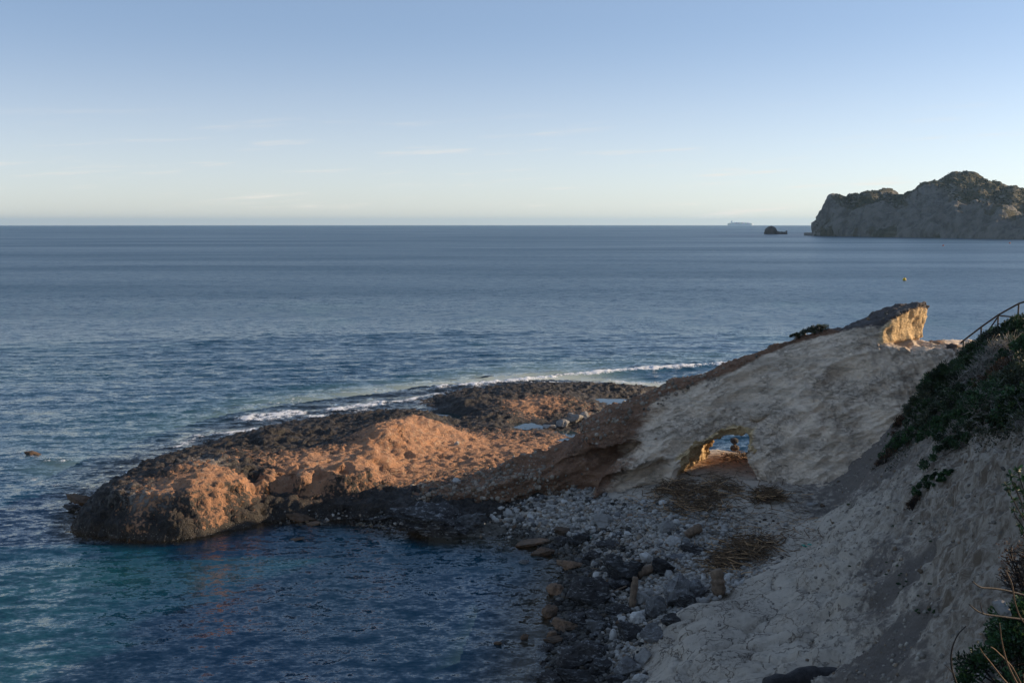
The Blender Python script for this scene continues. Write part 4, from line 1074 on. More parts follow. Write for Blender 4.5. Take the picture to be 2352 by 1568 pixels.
# ------------------------------------------------------------------ stones embedded in the conglomerate
def scatter_on(V, N, w, n, rng, smin_, smax_, mesh_sub=1, tint=None, flat=.8, sinkf=.35):
    w = np.maximum(w, 0); idx = rng.choice(len(V), n, p=w / w.sum())
    s = smin_ + (smax_ - smin_) * rng.random(n) ** 3
    bv, bt = ICO[mesh_sub]
    q = rng.normal(size=(n, 4)); q /= np.linalg.norm(q, axis=1)[:, None]
    a, b, c, d = q.T
    R = np.stack([1-2*(c*c+d*d), 2*(b*c-a*d), 2*(b*d+a*c), 2*(b*c+a*d), 1-2*(b*b+d*d), 2*(c*d-a*b), 2*(b*d-a*c), 2*(c*d+a*b), 1-2*(b*b+c*c)], 1).reshape(n, 3, 3)
    shp = bv[None] * rng.uniform(.6, 1.1, (n, 1, 3)) * (1 + .16 * rng.normal(size=(n, len(bv), 1)))
    P = np.einsum('nij,nvj->nvi', R, shp) * s[:, None, None] + (V[idx] + N[idx] * (s * (.5 - sinkf) * 1.2)[:, None])[:, None]
    T = (bt[None] + (np.arange(n) * len(bv))[:, None, None]).reshape(-1, 3)
    col = np.repeat(tint(n, rng) if tint else np.ones((n, 3)), len(bv), 0)
    return P.reshape(-1, 3), T, col, idx
def tint_mix(n, rng):
    base = np.array([[1, .98, .95], [.8, .78, .76], [.75, .62, .5], [.5, .5, .5], [1.1, 1.08, 1.05]])
    return base[rng.choice(5, n, p=[.4, .25, .12, .08, .15])] * rng.uniform(.6, 1.15, (n, 1))
rng = np.random.default_rng(21)
pp, qq = project(ARCHV[:, 0], ARCHV[:, 1], ARCHV[:, 2])
fr = (ARCHN[:, 1] < .4) | (ARCHN[:, 2] > .4)
wt = fr * (ARCHV[:, 0] < 3.2) * sstep(4, 0, ARCHV[:, 0] + .9 * (ARCHV[:, 2] - 1.2)) * 1.0
wt = wt + .35 * fr * sstep(.9, .2, np.interp(ARCHV[:, 0], rx, zc_) - ARCHV[:, 2]) * sstep(12.5, 8, ARCHV[:, 0]) * (ARCHV[:, 0] > 3)
wt = wt + .05 * fr * ARCHC
Vs, Ts, Cs, _ = scatter_on(ARCHV, ARCHN, wt, 3000, rng, .03, .17, 1, lambda n, r: tint_mix(n, r) * np.array([.8, .7, .6]), sinkf=.55)
st = mobj("embedded_stones", mesh_np("embedded_stones", Vs, Ts, {'tint': Cs}, smooth=False), M_PALET, arch, (-12, -52, -1.5)); st['kind'] = 'stuff'

# ------------------------------------------------------------------ boulders (each one seen in the picture)
rg = np.random.default_rng(4)
BO = [ # px,py,w,h,material,label
 (1353,1360,86,78,M_BLACK,'tall blocky black boulder at the water edge, largest dark block of the cove'),
 (1447,1312,92,72,M_BLACK,'wide dark wedge boulder with a sloping streaked top above the tall black block'),
 (1412,1288,46,34,M_BLACK,'speckled dark slab leaning against the back of the wide wedge boulder'),
 (1560,1362,74,76,M_GREY,'large grey pointed boulder with pale streaks next to the smooth pale outcrop'),
 (1604,1352,50,56,M_GREY,'grey ribbed boulder between the pointed grey boulder and the brown stump'),
 (1505,1398,46,58,M_GREY,'upright grey slab boulder in front of the pointed grey boulder'),
 (1521,1306,50,48,M_BLACK,'black gnarled boulder beside the hollow driftwood log'),
 (1334,1423,40,40,M_BLACK,'round black boulder directly below the tall blocky one, nearer the sea'),
 (1369,1420,42,42,M_BLACK,'brownish black boulder directly below the tall blocky one, landward of its twin'),
 (1418,1404,58,30,M_BLACK,'low black streaked boulder behind the small upright white stone'),
 (1445,1455,66,52,M_BLACK,'big dark boulder just landward of the upright white stone'),
 (1372,1440,54,34,M_GREY,'flat-topped grey brown boulder on the seaward side of the white stone'),
 (1319,1508,108,64,M_BLACK,'broad black boulder at the water edge near the bottom of the picture'),
 (1378,1536,52,40,M_BLACK,'dark blue-grey boulder between the broad black boulder and the white-veined one'),
 (1440,1533,64,50,M_GREY,'rounded dark boulder with white veins at the bottom beside the smooth outcrop'),
 (1322,1560,84,34,M_BLACK,'half cut off black boulder at the very bottom, in the shallows'),
 (1262,1560,60,26,M_BLACK,'low wet black rock at the bottom edge, farthest out in the water'),
 (1422,1564,50,26,M_BLACK,'half cut off dark rock at the bottom below the white-veined boulder'),
 (1532,1212,40,32,M_PALE,'largest pale limestone boulder in the middle of the cobble beach'),
 (1385,1198,52,34,M_PALE,'pale buff boulder on the upper cobbles, below the arch foot'),
 (1486,1283,30,30,M_PALE,'whitish round boulder right behind the wide wedge boulder'),
 (1545,1245,42,26,M_PALE,'pale pitted boulder below the largest pale boulder'),
 (1593,1262,56,28,M_BLACK,'black and white streaked boulder on the mid beach, near the reed pile'),
 (1560,1282,58,18,M_GREY,'long low dark slab lying across the cobbles, mid beach'),
 (1620,1286,22,18,M_PALE,'small pale boulder at the foot of the reed pile'),
 (1262,1402,36,34,M_BROWN,'grey brown boulder standing in the shallows, cleft in two'),
 (1279,1354,42,32,M_BROWN,'knobbly brown boulder at the water edge left of the tall black block'),
 (1248,1268,52,18,M_BROWN,'flat tan rock lying in the shallows at the head of the cove'),
 (1217,1252,90,16,M_BROWN,'long low tan ledge rock just breaking the water at the head of the cove'),
 (1205,1462,20,14,M_BROWN,'small brown rock alone in the shallow water'),
 (1266,1456,24,22,M_BROWN,'brown pyramid-shaped rock in the water below the cleft boulder'),
 (1144,1478,18,8,M_BROWN,'tiny brown rock just breaking the surface, farthest out'),
 (1275,1470,50,16,M_BROWN,'flat olive rock awash in front of the broad black boulder'),
 (1300,1440,60,30,M_BROWN,'olive brown rock at the water edge beside the round black boulders'),
 (1316,1300,70,24,M_BROWN,'row of brown rock knobs at the water edge above the knobbly boulder'),
 (1294,1222,44,20,M_BROWN,'brown rock catching warm light at the upper end of the cobbles'),
 (1340,1240,60,30,M_BLACK,'low black rock mass among the cobbles with a bit of turquoise rope'),
 (1290,1246,40,26,M_BLACK,'black wet rock below the brown sunlit-tipped rock'),
 (1400,1254,60,22,M_BLACK,'flat black rock shelf in the upper cobbles, inland of the rope'),
 (1358,1276,40,30,M_BLACK,'dark rounded boulder below the roped black rocks'),
 (1330,1290,30,26,M_GREY,'grey green boulder in the shallows above the brown knobs'),
 (1202,1290,26,12,M_GREY,'pale olive stone awash near the head of the cove'),
 (1470,1420,40,30,M_PALE,'pale angular boulder with a pointed top at the foot of the grey slab'),
 (1500,1455,56,40,M_GREY,'grey boulder with white veins between big dark boulder and smooth outcrop'),
 (1540,1425,50,34,M_BLACK,'black veined rock under the pointed grey boulder, touching the outcrop'),
 (1473,1376,44,34,M_PALE,'pale grey slab behind the upright driftwood post'),
 (1420,1345,60,26,M_BLACK,'black jagged rock behind the upright driftwood post'),
 (1586,1385,50,30,M_BLACK,'low black rock against the upper edge of the smooth outcrop'),
 (1476,1512,40,36,M_PALE,'pale boulder with dark seams between the white-veined boulder and outcrop'),
 (1470,1560,40,26,M_PALE,'pale stone at the bottom edge against the smooth outcrop'),
 (1370,1500,50,34,M_BLACK,'glossy black boulder between the broad black one and the big dark one'),
 (1660,1245,16,14,M_BROWN,'small brown stone on the cobbles near the sand'),
 (1890,1161,14,10,M_BROWN,'small round brown stone on the sand below the ridge foot'),
 (1868,1158,26,12,M_PALE,'pale flat stone beside the round brown one below the ridge foot'),
]
for k, (a, b_, w, h, m, lab) in enumerate(BO):
    place_rock(rg, a, b_, w, h, lab, m, 'boulder' if w > 30 else 'rock', None, 5 if w * h > 900 else 4, 13 if m in (M_BLACK, M_GREY) else 9, .14 if m is M_BROWN else .11)
# upright white stone
place_rock(rg, 1407, 1454, 15, 34, 'smooth white rounded stone standing upright among the black boulders', M_PALE, 'stone', None, 4, 0, .05, name='upright_stone', dy=-.25)
# rocks on and round the platform
for a, b_, w, h, m, lab in (
 (176,1150,58,20,M_BROWN,'low brown rock awash off the tip of the platform'),(165,1166,40,16,M_BLACK,'black rock knob in the water in front of the low brown one off the tip'),(180,1180,22,12,M_BLACK,'lowest small black rock off the tip of the platform'),
 (690,1190,64,18,M_BROWN,'low barnacled rock in the cove close to the platform foot'),(716,1204,34,8,M_BROWN,'small flat rock awash just below the barnacled one'),(680,1240,40,5,M_BROWN,'thin rock just breaking the surface in the cove below the platform'),
 (75,1044,36,10,M_BROWN,'dark rock awash in foam at the left edge of the sea'),
 (1048,1018,12,12,M_PALE,'single grey stone on the flat below the orange spine'),(1200,1057,13,14,M_PALE,'pale block on the flat next to the conglomerate edge'),(1155,1069,13,10,M_PALE,'pale cobble below the pale block on the lit flat'),(1129,1074,12,8,M_BROWN,'brown cobble on the lit flat left of the pale one'),
 (880,1106,8,10,M_BROWN,'small standing stone below the spine foot'),(1050,1103,20,14,M_PALE,'pale stones stuck in the reeds at the edge of the lit flat'),
 (1262,979,30,16,M_PALE,'low pale jagged rock behind the ridge nose, farthest from it'),(1290,973,34,22,M_PALE,'pale jagged rock behind the ridge nose, next to the tallest one'),(1318,960,40,28,M_PALE,'tallest pale craggy rock next to the ridge nose'),(1346,955,26,20,M_PALE,'pale cobbly rock touching the ridge nose'),
 (1332,1015,24,18,M_PALE,'grey pointed stone by the pool under the ridge nose'),(1308,1020,22,14,M_BROWN,'brown stone by the pool under the ridge nose'),(1350,1008,18,14,M_BROWN,'reddish stone tucked under the ridge nose')):
    place_rock(rg, a, b_, w, h, lab, m, 'rock', None, 4, 6, .15, name='rock')
# dark outcrop at the root of the conglomerate
place_rock(rg, 1000, 1205, 200, 66, 'black knobbly outcrop standing in the cove under the conglomerate edge', M_BLACK, 'outcrop', None, 5, 10, .26, name='rock_outcrop', sink=.2)
place_rock(rg, 1085, 1195, 90, 50, 'grey pebbly lump at the landward end of the black outcrop', M_GREY, 'outcrop', None, 5, 8, .22, name='rock_outcrop', sink=.3)
place_rock(rg, 880, 1192, 110, 20, 'low black rock shelf between platform and the black outcrop', M_BLACK, 'outcrop', None, 5, 8, .22, name='rock_outcrop', sink=.4)
# balanced rocks seen through the arch
x, y, z = at_y(1687, 1040, 62.0)
for (dx, dz, w, h, m, lab) in ((0, .30, .30, .26, M_BROWN, 'brown rock at the foot of the little stack seen through the arch'), (-.05, .78, .27, .22, M_BLACK, 'dark rock balanced on top of the stack seen through the arch')):
    V, T = rock_shape(rg, 4, 6, .15, 1.0); V = V / np.abs(V).max(0) * np.array([w, w, h])
    tag(mobj('rock', mesh_np('rock', V, T), m, None, (x + dx, y, z + dz)), lab, 'rock')

# ------------------------------------------------------------------ cobbles
rg = np.random.default_rng(9)
CPOLY = [(1120,1190),(1150,1165),(1250,1135),(1370,1100),(1400,1150),(1545,1150),(1590,1125),(1690,1160),(1800,1195),(1830,1240),(1800,1290),(1715,1335),(1650,1375),(1580,1400),(1520,1440),(1488,1500),(1470,1640),(1180,1640),(1262,1440),(1262,1350),(1290,1300),(1215,1245)]
n = 36000
X = rg.uniform(-4, 16, n); Y = rg.uniform(26, 51, n); Zc = H(X, Y)
P_, Q_ = project(X, Y, Zc)
keep = inpoly(P_, Q_, CPOLY) & (Zc > -.35)
sandy = sstep(1640, 1790, P_ + .3 * (1250 - Q_)); sandy = np.where(Q_ < 1165, np.maximum(sandy, sstep(1560, 1640, P_)), sandy)
keep &= rg.random(n) > sandy * .82
X, Y, Zc, P_, Q_, sandy = [a[keep] for a in (X, Y, Zc, P_, Q_, sandy)]
size = (.038 + .125 * rg.random(len(X)) ** 2.0 + .16 * (rg.random(len(X)) < .05) * rg.random(len(X))) * (1 - .45 * sandy)
D = np.hypot(X, Y); app = size / D
kd = .45 * sstep(1520, 1440, P_) * (Q_ > 1215) + sstep(.5, .05, Zc) + .5 * (Q_ < 1180) * sstep(1300, 1180, P_) + .55 * sstep(1360, 1300, P_) * (Q_ > 1230) + .25 * (pnoise(np.stack([X * .5, Y * .5, 0 * X], 1)) > .25)
order = np.argsort(-app); inf_ = (Q_ < 1560)[order]; bigi = order[inf_][:260]; small = order[~np.isin(order, bigi)][:9200]
VAR = [rock_shape(rg, 2, 9, .10, .8) for _ in range(8)]
VME = {}
for mi, m in enumerate((M_PALE, M_GREY, M_BLACK, M_BROWN)):
    for vi, (v, t_) in enumerate(VAR):
        me = mesh_np("cobble", v, t_, smooth=False); me.materials.append(m); VME[mi, vi] = me
LMK = [(1353,1360,'the tall black boulder'),(1447,1312,'the wide wedge boulder'),(1560,1362,'the pointed grey boulder'),(1532,1212,'the largest pale boulder'),(1385,1198,'the buff boulder on the upper beach'),(1455,1367,'the upright driftwood post'),(1483,1317,'the hollow driftwood log'),
       (1407,1454,'the upright white stone'),(1319,1508,'the broad black boulder'),(1440,1533,'the white-veined boulder'),(1593,1262,'the streaked black boulder'),(1700,1270,'the lower reed pile'),(1600,1165,'the upper reed pile'),(1648,1343,'the brown stump'),(1593,1227,'the split brown log'),
       (1262,1402,'the cleft boulder in the shallows'),(1279,1354,'the knobbly brown boulder'),(1248,1268,'the flat tan rock'),(1340,1240,'the roped black rocks'),(1430,1165,'the foot of the grey ridge'),(1220,1200,'the overhanging conglomerate edge'),(1505,1398,'the upright grey slab'),(1500,1270,'the whitish round boulder'),(1445,1455,'the big dark boulder'),(1486,1490,'the smooth pale outcrop')]
LABS = {}
CN = ('pale', 'grey', 'black', 'brown')
for i in bigi:
    r = rg.random(); mi = 2 if r < kd[i] * .5 else (1 if r < kd[i] * .8 + .1 else (3 if r > .93 else 0))
    vi = int(rg.integers(0, 8)); s_ = size[i]
    o = bpy.data.objects.new("cobble", VME[mi, vi]); COL.objects.link(o)
    o.location = (X[i], Y[i], Zc[i] + s_ * .25); o.scale = (s_, s_ * rg.uniform(.7, 1), s_ * rg.uniform(.6, .9)); o.rotation_euler = rg.uniform(-3, 3, 3) * (.25, .25, 1)
    j = min(range(len(LMK)), key=lambda k: (LMK[k][0] - P_[i]) ** 2 + (LMK[k][1] - Q_[i]) ** 2); L = LMK[j]
    dx, dy = P_[i] - L[0], Q_[i] - L[1]
    rel = ('behind' if dy < 0 else 'in front of') if abs(dy) > abs(dx) else ('seaward of' if dx < 0 else 'landward of')
    sz = 'big' if s_ > .26 else 'large' if s_ > .2 else ('medium' if s_ > .15 else 'small')
    lab = f'{sz} {CN[mi]} {"angular" if vi % 2 else "rounded"} cobble {rel} {L[2]}'
    LABS.setdefault(lab, []).append((dx * dx + dy * dy, o.name, f'{sz} {CN[mi]} cobbles {rel} {L[2]}'))
for lab, lst in LABS.items():
    lst.sort()
    for k, (_, nm_, gr_) in enumerate(lst):
        ex_ = '' if len(lst) == 1 or len(lst) > 3 else ({2: (', the nearer one', ', the farther one'), 3: (', the nearest', ', the middle one', ', the farthest')}[len(lst)][k])
        tag(bpy.data.objects[nm_], lab + ex_, 'cobble', gr_)
def joined(idx, sub=1):
    bv, bt = ICO[sub]; n = len(idx)
    base = bv[None] * rg.uniform(.65, 1.1, (n, 1, 3)) * (1 + .14 * rg.normal(size=(n, len(bv), 1)))
    a = rg.uniform(0, 6.28, n); c, s_ = np.cos(a), np.sin(a); b2 = base * np.array([1, 1, .75])
    tl = rg.uniform(-.5, .5, n); ct, st_ = np.cos(tl), np.sin(tl)
    x1 = b2[:, :, 0] * ct[:, None] - b2[:, :, 2] * st_[:, None]; z1 = b2[:, :, 0] * st_[:, None] + b2[:, :, 2] * ct[:, None]
    P = np.stack([x1 * c[:, None] - b2[:, :, 1] * s_[:, None], x1 * s_[:, None] + b2[:, :, 1] * c[:, None], z1], 2) * size[idx][:, None, None]
    P += np.stack([X[idx], Y[idx], Zc[idx] + size[idx] * .25], 1)[:, None]
    tn = tint_mix(n, rg); dkk = rg.random(n) < kd[idx] * .8
    tn[dkk] *= rg.uniform(.12, .4, (dkk.sum(), 1)); tn = np.repeat(tn, len(bv), 0)
    return P.reshape(-1, 3), (bt[None] + (np.arange(n) * len(bv))[:, None, None]).reshape(-1, 3), tn
v, t_, c_ = joined(small)
tag(mobj("beach_pebbles", mesh_np("beach_pebbles", v, t_, {'tint': c_}, smooth=False), M_PALET), 'mass of pale and dark stones covering the shaded beach between the boulders', kind='stuff')
# pebbles strewn along the edge of the lit platform and the foot of the shore
n = 900
lines = [at_z(a, b_, .3) for a, b_ in ((640,1190),(700,1184),(760,1186),(850,1186),(920,1190),(1150,1220),(1230,1215))]
lx = np.array([l[0] for l in lines]); ly = np.array([l[1] for l in lines]); u = rg.random(n) * (len(lx) - 1)
X = np.interp(u, range(len(lx)), lx) + rg.normal(0, .25, n); Y = np.interp(u, range(len(lx)), ly) + rg.normal(0, .5, n)
m2 = 260; q = [at_z(a, b_, 1) for a, b_ in ((1150,1085),(1215,1062),(1180,1075),(1300,1022),(1090,1100))]
k = rg.integers(0, 5, m2); X = np.concatenate([X, np.array([q[i][0] for i in k]) + rg.normal(0, .8, m2)]); Y = np.concatenate([Y, np.array([q[i][1] for i in k]) + rg.normal(0, .7, m2)])
Zc = H(X, Y); size = .03 + .11 * rg.random(len(X)) ** 2.5; kd = np.concatenate([np.full(n, .8), np.zeros(m2)])
keep = np.nonzero(Zc > -.2)[0]; v, t_, c_ = joined(keep)
tag(mobj("shore_pebbles", mesh_np("shore_pebbles", v, t_, {'tint': c_}, smooth=False), M_PALET), 'loose stones strewn along the foot and edge of the rock platform', kind='stuff')

zl = H(LANDV[:, 0], LANDV[:, 1]); pl_, ql_ = project(LANDV[:, 0], LANDV[:, 1], LANDV[:, 2])
wl_ = (zl > 2.2) * (pl_ > 1850) * (pl_ < 2360) * (ql_ > 1000) * (LANDV[:, 1] > 14) * (.25 + LANDC1)
v, t_, c_, _ = scatter_on(LANDV, vnormals(LANDV, LANDQ), wl_, 5200, rg, .012, .085, 1, lambda n, r: tint_mix(n, r) * np.array([.9, .86, .8]), sinkf=.5)
tag(mobj("scree_stones", mesh_np("scree_stones", v, t_, {'tint': c_}, smooth=False), M_PALET), 'small loose stones strewn over the scree of the cliff', kind='stuff')

# ------------------------------------------------------------------ driftwood, reeds, rope
def log(px, py, w, h, ang, lab, mat=M_WOOD, cat='driftwood', stub=True):
    b0 = hit(px, py + h * .4); D = np.linalg.norm(b0 - np.array([0, 0, CAMZ])); L = max(w, h) * D / F; r = min(w, h) * D / F / 2
    n = 14; s_ = np.linspace(-.5, .5, n) * L
    d = np.array([math.cos(ang), .25, math.sin(ang)]); d /= np.linalg.norm(d)
    pts = d * s_[:, None] + np.stack([.1 * r * np.sin(s_ * 5), 0 * s_, .15 * r * np.cos(s_ * 4)], 1)
    rad = r * (1 + .07 * np.sin(s_ * 9 / L) + .1 * rg.normal(size=n)); rad[0] *= .8; rad[-1] *= .7
    b = MB(); V, Q, T = tube(pts, rad, 12); V = V + .12 * r * pnoise(V * 9)[:, None]; b.add(V, Q, T)
    lift = L / 2 * abs(math.sin(ang)) + r * .7 * abs(math.cos(ang))
    o = mobj("driftwood_log", b.mesh("driftwood_log"), mat, None, (b0[0], b0[1], b0[2] + lift)); tag(o, lab, cat)
log(1593,1227,38,20,.5,'split brown driftwood log on the upper cobbles, below the reed pile')
log(1483,1317,44,20,.35,'hollow orange-brown driftwood log wedged beside the wide wedge boulder')
log(1455,1367,16,70,1.45,'pale brown driftwood post standing upright among the boulders')
log(1648,1343,28,56,1.75,'reddish brown root stump standing at the upper edge of the smooth outcrop')
log(1410,1333,34,10,.1,'short rusty brown wood piece lying under the wide wedge boulder')
log(1560,1195,8,3,.1,'thin stick')if False else None
M_DARKWOOD = simple_mat("soaked_black_wood", (.03, .026, .026), .8, .5, 4, .05)
log(1845,1560,176,40,.02,'big dark fibrous trunk lying across the pale rock at the bottom edge', M_DARKWOOD)
log(1420,1360,40,4,.35,'thin yellow brown stick on the pebbles beside the tall black boulder')
M_REED = NT("dry_reeds"); _t = M_REED; _c = _t.mix(1.0, _t.mix(_t.noise(_t.pos(), 5, 3), (.15, .095, .055), (.30, .21, .12)), _t.attr('tint', 'Color'), 'MULTIPLY'); M_REED = _t.done(_t.bsdf(Base_Color=_c, Roughness=.8))
def reeds(name, lab, spots, n, ln, rad, seed, flat=.18, dirbias=None):
    r = np.random.default_rng(seed); b = MB(); Vs, Qs = [], []
    for i in range(n):
        a, b_, s1, s2, z0 = spots[r.integers(0, len(spots))]
        sk_ = 1 + 1.3 * (r.random() < .25); c = at_z(a + r.normal() * s1 * sk_, b_ + r.normal() * s2 * sk_, z0); x, y = c[0], c[1]; z = float(H(x, y))
        hp = math.exp(-((x - at_z(a, b_, z0)[0]) ** 2) / (s1 * 50 / F) ** 2 / 2) * .32 * r.random() if s1 > 15 else .03
        th_ = (r.uniform(0, math.pi) if dirbias is None else r.normal(dirbias, .5)); L = ln * r.uniform(.4, 1.2); tl = r.normal() * flat
        d = np.array([math.cos(th_) * math.cos(tl), math.sin(th_) * math.cos(tl), math.sin(tl)])
        e = np.cross(d, [0, 0, 1]); e /= np.linalg.norm(e) + 1e-9; f = np.cross(d, e); ra = rad * r.uniform(.6, 1.5)
        m = np.array([x, y, z + .04 + hp]); bend = np.array([r.normal(), r.normal(), 0]) * L * .06
        P = []
        for s_, bb in ((-.5, 0), (0, 1), (.5, 0)):
            for k in range(3):
                an = k * 2.094; P.append(m + d * L * s_ + bend * bb + ra * (math.cos(an) * e + math.sin(an) * f))
        q = [(j * 3 + k, j * 3 + (k + 1) % 3, j * 3 + 3 + (k + 1) % 3, j * 3 + 3 + k) for j in (0, 1) for k in range(3)]
        dk_ = r.random(); b.add(P, q, None, np.array([1, .9, .8]) * (2.3 if dk_ > .84 else (.28 + .7 * dk_)))
    tag(mobj(name, b.mesh(name), M_REED), lab, kind='stuff')
reeds("reed_debris", 'dark heap of dry reeds washed up in front of the arch opening', [(1585,1150,38,12,1.6),(1640,1128,30,10,1.9),(1600,1175,40,10,1.5),(1545,1140,25,8,1.4)], 1000, .95, .014, 1)
reeds("reed_debris", 'heap of brown reeds at the foot of the ridge right of the opening', [(1765,1145,20,6,1.9)], 320, .9, .014, 2)
reeds("reed_debris", 'heap of dark brown reeds and twigs on the lower beach beside the sand', [(1700,1272,26,12,1.5),(1665,1285,25,12,1.4),(1740,1262,25,10,1.6)], 750, .9, .014, 3)
reeds("twig_litter", 'thin litter of twigs scattered over the grey sand', [(1780,1220,50,30,1.8),(1700,1200,60,16,1.7),(1650,1095,40,14,2.1),(1820,1190,30,20,1.9),(1450,1250,60,30,1.0)], 520, .5, .007, 4)
reeds("twig_litter", 'dry reeds and twigs caught behind the arch opening', [(1700,1048,25,4,2.3)], 160, .8, .012, 5)
reeds("reed_litter", 'pale dry reeds strewn over the lit platform', [(1040,1100,60,10,1.0),(1100,1085,40,12,1.0),(950,1090,50,14,1.0),(1050,1112,20,5,1.2)], 170, .55, .009, 6)
M_ROPE = simple_mat("turquoise_rope", (.03, .30, .24), .7, .3, 10, .005)
def rope(px, py, w, lab, seed):
    r = np.random.default_rng(seed); b0 = hit(px, py); b = MB(); n = 26; s_ = np.linspace(0, 1, n); ww = w * b0[1] / F
    P = np.stack([b0[0] + (s_ - .5) * ww + .25 * ww * np.sin(s_ * 17), b0[1] + .35 * ww * np.cos(s_ * 13), b0[2] + .05 + .05 * np.sin(s_ * 9)], 1)
    b.tube(P, .022, 6); tag(mobj("rope_scrap", b.mesh("rope_scrap"), M_ROPE), lab, 'rope')
rope(1852,1256,20,'tangled scrap of green rope on the grey sand at the foot of the slope', 1)
rope(1354,1236,8,'short turquoise rope scrap hanging on the black rocks above the cove', 2)

# ------------------------------------------------------------------ railing
M_RAIL = simple_mat("dark_timber_rail", (.07, .045, .03), .8, .35, 8, .01)
RL = [(2206,788,53),(2213,782,53),(2254,750.5,51.5),(2293,723,50),(2340,697,48),(2353,693,47.4),(2400,686,45.5)]
Rp = [np.array(at_y(*a), float) for a in RL]; org = Rp[3] * np.array([1, 1, 1]) - np.array([0, 0, 1.0])
rail = empty("handrail_fence", org); tag(rail, 'weathered timber handrail climbing along the cliff-top path behind the bushes', 'railing')
def rpart(nm, pts_, r, sides=8): b = MB(); b.tube([p - org for p in pts_], r, sides); return mobj(nm, b.mesh(nm), M_RAIL, rail)
rpart("handrail", Rp, .045)
for k, dz in ((1, .9), (2, 1.0), (3, 1.25), (4, 1.3), (6, 1.3)):
    rpart("post", [Rp[k] + (0, 0, .02), Rp[k] - (0, 0, dz)], .042)
rpart("brace", [Rp[3] - (0, 0, .08), np.array(at_y(2269, 761, 50.8))], .036)
rpart("lower_rail", [np.array(at_y(2295, 724.5, 50)), np.array(at_y(2336, 729, 48.2)), np.array(at_y(2400, 722, 45.6))], .036)

# ------------------------------------------------------------------ plants
def leaf_mat(name, c, rough=.55):
    t = NT(name); n_ = t.noise(t.pos(), 5, 4, .6)
    col = t.mix(1.0, t.mix(t.ramp(n_, .3, .7), tuple(x * .7 for x in c), tuple(x * 1.25 for x in c)), t.attr('tint', 'Color'), 'MULTIPLY')
    b1 = t.bsdf(Base_Color=col, Roughness=rough)
    tr = t.n.new("ShaderNodeBsdfTranslucent"); t.l.new(col, tr.inputs[0])
    mx = t.n.new("ShaderNodeMixShader"); mx.inputs[0].default_value = .22; t.l.new(b1, mx.inputs[1]); t.l.new(tr.outputs[0], mx.inputs[2])
    return t.done(mx.outputs[0])
M_JUN = leaf_mat("juniper_needles", (.026, .055, .016)); M_LEAF = leaf_mat("green_leaves", (.028, .072, .022), .6); M_OLV = leaf_mat("grey_green_leaves", (.05, .066, .034)); M_BRN = leaf_mat("dead_brown_leaves", (.085, .046, .024), .8)
M_TWIG = simple_mat("grey_bare_twigs", (.36, .32, .28), .85, .35, 8, .01); M_DTWIG = simple_mat("dark_twigs", (.028, .021, .017), .85, .35, 8, .01)
def bush(px, py, D, r, h, lab, mat, twig=M_TWIG, ncl=26, nl=150, ll=.05, lw=.018, bare=.0, lean=(0, 0), seed=0, name='shrub', cat='bush', needle=True, z=None, spread=.27, grp=None, ry=None, tilt=0):
    rgn = np.random.default_rng(seed + int(px))
    x, y, zz = at_y(px, py, D)
    x, y = float(x), float(y); zz = float(H(x, y)) if z is None else z
    ry = ry or r
    t = empty(name, (x, y, zz)); tag(t, lab, cat, grp)
    a = rgn.uniform(0, 2 * np.pi, ncl); el = rgn.uniform(.12, 1.5, ncl); rad = rgn.uniform(.55, 1, ncl) ** .6
    C = np.stack([np.cos(a) * np.cos(el) * r * rad + lean[0], np.sin(a) * np.cos(el) * ry * rad + lean[1], np.sin(el) * h * rad + .05], 1)
    gz = (H(x + C[:, 0], y + C[:, 1]) - zz) * (z is None); C[:, 2] += gz * .8
    C[:, 2] += tilt * C[:, 0]
    b = MB()
    for c in C:
        m = c * .5 + rgn.normal(0, .12 * r, 3); b.tube([(0, 0, -.1), m * .6 + (0, 0, .02), m, c, c * 1.08 + rgn.normal(0, .05 * r, 3)], [.022 * r + .006, .016 * r + .005, .010 * r + .004, .007, .004], 4)
    for k in range(int(ncl * (2 + bare * 10))):
        c = C[rgn.integers(0, ncl)]; p0 = c * rgn.uniform(.45, 1.0); d = rgn.normal(size=3); d[2] = abs(d[2]) * .6; d /= np.linalg.norm(d); L_ = r * rgn.uniform(.15, .5)
        b.tube([p0, p0 + d * L_ * .5 + rgn.normal(0, .04 * r, 3), p0 + d * L_], [.008, .006, .0035], 3)
    mobj("branches", b.mesh("branches"), twig, t)
    if nl:
        n = ncl * nl; k = rgn.integers(0, ncl, n); d = rgn.normal(size=(n, 3)); d /= np.linalg.norm(d, axis=1)[:, None]
        rc = spread * (r + h) / 2 * rgn.uniform(.6, 1.3, ncl)[k]
        P = C[k] + d * (rc * rgn.random(n) ** .45)[:, None]
        u = d * .6 + rgn.normal(size=(n, 3)) * .6 + (C[k] / (np.linalg.norm(C[k], axis=1)[:, None] + .01)) * .5; u /= np.linalg.norm(u, axis=1)[:, None]
        v = np.cross(u, rgn.normal(size=(n, 3))); v /= np.linalg.norm(v, axis=1)[:, None]
        L_ = ll * 1.25 * rgn.uniform(.6, 1.3, n)[:, None]; W_ = lw * 1.35 * rgn.uniform(.7, 1.2, n)[:, None]
        Vv = np.stack([P - u * L_ * .5, P + v * W_, P + u * L_ * .6, P - v * W_], 1).reshape(-1, 3)
        lum = np.repeat((.55 + .75 * rgn.random(n)) * (.35 + 1.15 * rgn.random(ncl)[k]), 4)[:, None]
        hue = np.repeat(np.where(rgn.random(n)[:, None] < .12, [[1.8, 1.35, .7]], [[1, 1, 1]]), 4, 0)
        mobj("foliage", mesh_np("foliage", Vv, np.arange(n * 4).reshape(n, 4), {'tint': lum * hue}, smooth=False), mat, t)
    return t
B = bush
